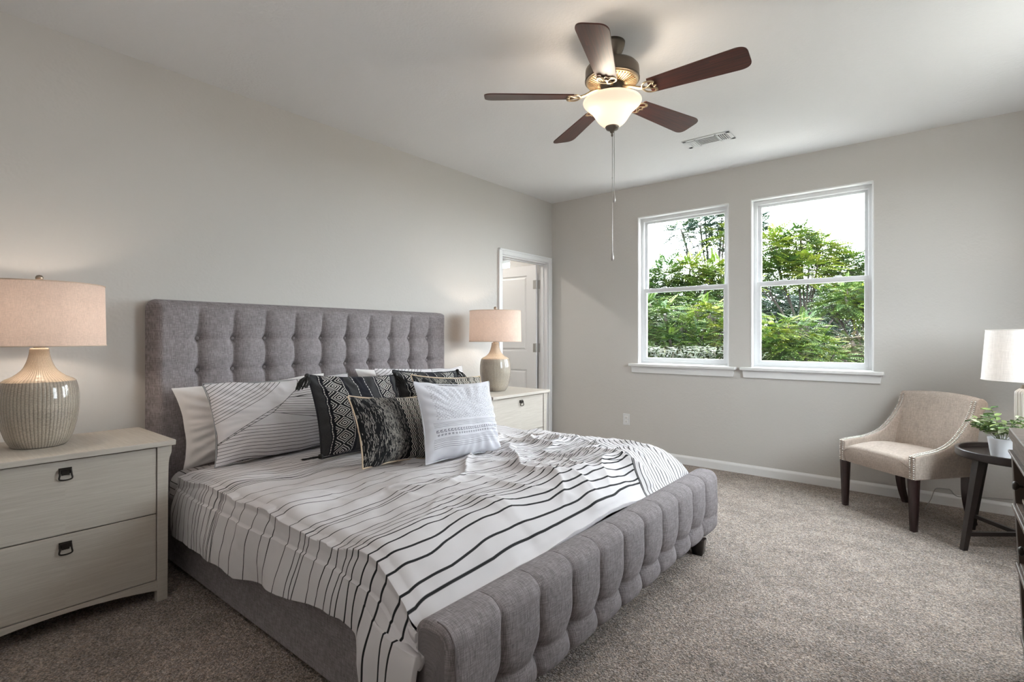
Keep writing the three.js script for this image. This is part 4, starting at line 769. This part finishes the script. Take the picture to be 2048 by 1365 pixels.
// ------------------------------------------------------------------ outside: a belt of trees and shrubs behind the house
{
  const soilTex = dtex(256, 256, (i, j) => { const k = 0.5 + 0.5 * (vn(i / 6, j / 6, 401) - 0.5) + 0.4 * (vn(i / 30, j / 30, 402) - 0.5); return [0.27 * k, 0.29 * k, 0.17 * k]; });
  struct('ground_outside', boxUV(new THREE.BoxGeometry(80, 0.1, 80).translate(2, -0.55, -4)), std({ map: sized(soilTex, 3), roughness: 1 }), 'rough grass outside the windows');
  const slab = dtex(256, 256, (i, j) => { const k = 0.6 + 0.06 * (vn(i / 5, j / 5, 411) - 0.5) + 0.06 * (vn(i / 40, j / 40, 412) - 0.5); return [k, k * 0.98, k * 0.94]; });
  struct('added_bounce_slab', [boxUV(new THREE.BoxGeometry(9, 0.06, 3.4).translate(2.4, -0.49, -1.9)), boxUV(new THREE.BoxGeometry(5, 0.06, 9).translate(6.95, -0.49, 2.6))], std({ map: sized(slab, 2), roughness: 0.95 }), 'unseen pale slab added outside the windows to bounce light onto the ceiling');  // added out of view to bounce daylight up to the ceiling
  // a feather of leaflets, hanging a little, along +z
  const leaflets = []; const leaf = (x, y, z, ry, rz, L) => leaflets.push(moved(grid(2, 2, (u, v) => { const s = u * 2 - 1, w = [0.35, 1, 0.05][Math.round(v * 2)] * 0.19 * L; return [s * w, 0.05 * L * s * s - 0.1 * L * v * v, v * L]; }), x, y, z, 0, ry, rz));
  for (let k = 0; k < 6; k++) { const z = 0.04 + k * 0.05, y = -0.5 * z * z; for (const s of [-1, 1]) leaf(s * 0.004, y, z, s * (1.15 - 0.07 * k), s * -0.25, 0.105 - 0.006 * k); } leaf(0, -0.06, 0.32, 0, 0, 0.09);
  const spray = merge(leaflets);
  const leafMat = phys({ color: lin(1, 1, 1), roughness: 0.5, transmission: 0.3, thickness: 0, specularIntensity: 0.35, side: THREE.DoubleSide });
  const barkMat = std({ color: lin(0.035, 0.028, 0.024), roughness: 1 });
  const PAL = { sunlit_tint: [[0.10, 0.14, 0.012], [0.06, 0.105, 0.012], [0.14, 0.165, 0.02]], mid: [[0.04, 0.08, 0.012], [0.06, 0.095, 0.014], [0.022, 0.052, 0.012]], blue: [[0.018, 0.038, 0.028], [0.025, 0.05, 0.03], [0.035, 0.06, 0.02]], brown: [[0.05, 0.05, 0.02], [0.08, 0.06, 0.035], [0.035, 0.05, 0.015]] };  // the first, lighter set puts sunlight into the leaf colour
  const r = rng(2024), dummy = new THREE.Object3D(), c = new THREE.Color();
  function tree(name, label, category, blobs, pal, group) {
    const mean = blobs.reduce((a, b) => a.add(at(b[0], b[1], b[2])), V3(0, 0, 0)).multiplyScalar(1 / blobs.length), base = V3(mean.x, -0.5, mean.z);
    const t = thing(name, label, category, [base.x, base.y, base.z], 0, group), M = [];
    const limbs = [], fork = V3(0, (mean.y + 0.5) * 0.42, 0);
    limbs.push(tube([[0, 0, 0], [0.06, fork.y * 0.5, 0.03], [fork.x, fork.y, fork.z]], 0.075, 12, 7));
    for (const [px, py, d, rp, n, sc = 1, p = pal] of blobs) {
      const q = at(px, py, d), R = rp / F * d, l = q.clone().sub(base);
      limbs.push(tube([[fork.x, fork.y - 0.1, fork.z], [l.x * 0.45 + 0.08 * (r() - 0.5), lerp(fork.y, l.y, 0.45), l.z * 0.45], [l.x, l.y + R * 0.3, l.z]], 0.022, 14, 5));
      for (let k = 0; k < 3; k++) limbs.push(tube([[lerp(fork.x, l.x, 0.6), lerp(fork.y, l.y, 0.6), lerp(fork.z, l.z, 0.6)], [l.x + (r() - 0.5) * R * 1.4, l.y + (r() - 0.4) * R * 1.4, l.z + (r() - 0.5) * R * 1.4]], 0.009, 5, 4));
      for (let k = 0; k < n * 1.9; k++) {
        const a = r() * 6.283, e = Math.asin(r() * 1.7 - 0.7), rad = R * (0.45 + 0.6 * r()), o = V3(Math.cos(a) * Math.cos(e), Math.sin(e), Math.sin(a) * Math.cos(e));
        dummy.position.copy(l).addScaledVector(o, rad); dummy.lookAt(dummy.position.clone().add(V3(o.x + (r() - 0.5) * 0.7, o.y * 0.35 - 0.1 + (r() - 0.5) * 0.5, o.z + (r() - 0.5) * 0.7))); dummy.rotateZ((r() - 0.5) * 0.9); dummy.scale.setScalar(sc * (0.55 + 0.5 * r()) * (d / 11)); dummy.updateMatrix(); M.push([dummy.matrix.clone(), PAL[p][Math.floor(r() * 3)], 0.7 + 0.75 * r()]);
      }
    }
    part('branches', limbs, barkMat, t);
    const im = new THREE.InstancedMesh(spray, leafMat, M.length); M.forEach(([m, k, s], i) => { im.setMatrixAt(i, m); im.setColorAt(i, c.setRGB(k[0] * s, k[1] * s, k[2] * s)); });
    im.name = 'foliage'; im.userData.kind = 'stuff'; im.castShadow = im.receiveShadow = true; t.add(im); return t;
  }
  const G = 'trees and shrubs outside the windows';
  tree('tree', 'round-crowned sunlit tree filling the window closer to the armchair', 'tree', [[1540, 505, 12, 40, 130, 1, 'sunlit_tint'], [1592, 496, 12, 38, 120], [1600, 468, 12.4, 16, 30, 0.9], [1640, 512, 12, 38, 120, 1, 'sunlit_tint'], [1688, 532, 12, 34, 100], [1724, 560, 12.2, 30, 80, 1, 'sunlit_tint'], [1556, 548, 12, 38, 120], [1618, 548, 11.6, 38, 120, 1, 'sunlit_tint'], [1678, 566, 12, 34, 100], [1500, 540, 12, 40, 100]], 'mid', G);
  tree('tree', 'bushy mid-green tree at the outer edge of the window closer to the armchair', 'tree', [[1690, 606, 9.5, 40, 110, 0.9], [1728, 624, 9.5, 38, 100, 0.9, 'sunlit_tint'], [1762, 596, 9.5, 42, 100, 0.9], [1662, 618, 9.8, 26, 50, 0.9], [1720, 580, 9.8, 26, 50, 0.9, 'sunlit_tint'], [1800, 640, 9.5, 45, 90, 1], [1840, 590, 10, 50, 100, 1]], 'mid', G);
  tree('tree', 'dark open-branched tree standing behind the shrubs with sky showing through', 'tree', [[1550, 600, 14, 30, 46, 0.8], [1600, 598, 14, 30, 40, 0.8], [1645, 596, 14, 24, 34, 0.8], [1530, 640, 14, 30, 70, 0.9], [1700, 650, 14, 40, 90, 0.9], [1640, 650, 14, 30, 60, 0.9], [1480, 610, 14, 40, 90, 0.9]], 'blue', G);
  tree('shrub', 'leafy sunlit shrub low in the window closer to the armchair', 'shrub', [[1556, 676, 7.5, 40, 120, 0.85, 'sunlit_tint'], [1602, 668, 7.5, 38, 110, 0.85], [1540, 708, 7.4, 40, 110, 0.85], [1630, 704, 7.5, 38, 100, 0.85, 'sunlit_tint'], [1585, 716, 7.3, 40, 100, 0.85], [1520, 690, 7.6, 34, 80, 0.85], [1668, 726, 7.4, 36, 70, 0.85]], 'mid', G);
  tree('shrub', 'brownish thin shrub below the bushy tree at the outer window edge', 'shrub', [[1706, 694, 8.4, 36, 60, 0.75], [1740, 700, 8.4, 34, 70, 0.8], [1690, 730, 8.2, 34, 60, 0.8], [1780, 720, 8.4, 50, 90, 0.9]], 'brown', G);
  tree('tree', 'tall airy dark-leaved tree at the top of the window closer to the door', 'tree', [[1400, 462, 14, 34, 70, 0.85], [1444, 446, 14, 36, 95, 0.85], [1362, 466, 14, 24, 46, 0.85], [1484, 452, 14, 42, 80, 0.9], [1424, 504, 14, 26, 46, 0.8], [1372, 508, 14, 18, 14, 0.8], [1448, 476, 13.6, 26, 50, 0.9, 'sunlit_tint'], [1506, 480, 14, 36, 70, 0.9], [1410, 440, 14.4, 24, 40, 0.8]], 'blue', G);
  tree('tree', 'sunlit yellow-green tree in the middle of the window closer to the door', 'tree', [[1328, 560, 11, 34, 100], [1380, 548, 11, 34, 110, 1, 'sunlit_tint'], [1432, 552, 11, 34, 100, 1, 'sunlit_tint'], [1306, 584, 11, 28, 70], [1404, 578, 10.8, 32, 100], [1356, 590, 11, 28, 60], [1470, 570, 11, 36, 90, 1, 'sunlit_tint'], [1260, 590, 11, 40, 90]], 'mid', G);
  tree('shrub', 'broad green shrub low in the window closer to the door', 'shrub', [[1328, 640, 9, 36, 110, 0.8], [1372, 662, 8.8, 34, 100, 0.8], [1420, 640, 9, 36, 110, 0.8, 'sunlit_tint'], [1444, 674, 8.8, 32, 90, 0.8, 'sunlit_tint'], [1306, 676, 8.8, 30, 80, 0.8], [1392, 618, 9.4, 28, 60, 0.8], [1340, 690, 8.6, 34, 80, 0.8], [1400, 694, 8.6, 36, 90, 0.8], [1480, 650, 9, 42, 110, 0.9], [1260, 660, 9, 44, 110, 0.9], [1300, 616, 10, 26, 60, 0.9]], 'mid', G);
  // a dark thicket farther back closes the view
  tree('tree', 'dark thicket of trees farthest behind the shrubs', 'thicket', [...Array.from({ length: 14 }, (_, k) => [1230 + k * 46, 708, 17, 36, 80, 1.2]), ...Array.from({ length: 14 }, (_, k) => [1220 + k * 46, 668 - 14 * (k % 3), 18, 42, 90, 1.2]), ...Array.from({ length: 14 }, (_, k) => [1236 + k * 46, 620 - 12 * ((k * 7) % 4), 18.6, 34, 50, 1.1])], 'blue', G);
  // tall weeds in front of the shrubs
  const weed = merge([0, 1, 2].map((k) => moved(grid(1, 4, (u, v) => [(u - 0.5) * 0.008 * (1 - v), v * 0.95, 0.09 * v * v]), 0.02 * (k - 1), 0, 0, 0, k * 2.1, 0)).concat([0.45, 0.52, 0.6, 0.66, 0.72, 0.78, 0.83, 0.88, 0.92].map((y, k) => moved(grid(1, 2, (u, v) => [(u - 0.5) * 0.016 * Math.sin(Math.PI * (0.2 + 0.8 * v)), 0.03 * v, v * 0.06]), 0, y, 0.05, -0.5, k * 1.9, 0))));
  const W = [], P2 = [[0.06, 0.09, 0.02], [0.04, 0.07, 0.015], [0.08, 0.075, 0.035], [0.03, 0.055, 0.015]];
  for (let k = 0; k < 5000; k++) { const q = at(1180 + r() * 330, 700, 7.0 + 1.3 * r()); dummy.position.set(q.x, -0.5, q.z); dummy.rotation.set((r() - 0.5) * 0.3, r() * 6.28, (r() - 0.5) * 0.3); dummy.scale.setScalar(1.1 + 0.62 * r()); dummy.updateMatrix(); W.push(dummy.matrix.clone()); }
  const im = new THREE.InstancedMesh(weed, leafMat, W.length); W.forEach((m, i) => { const k = P2[Math.floor(r() * 4)], s = 0.2 + 0.25 * r(); im.setMatrixAt(i, m); im.setColorAt(i, c.setRGB(k[0] * s, k[1] * s, k[2] * s)); });
  im.name = 'tall_weeds'; im.userData = { kind: 'stuff', label: 'tall dry and green weeds below the shrubs outside', category: 'weeds' }; im.castShadow = im.receiveShadow = true; scene.add(im);
}
renderer.render(scene, camera);
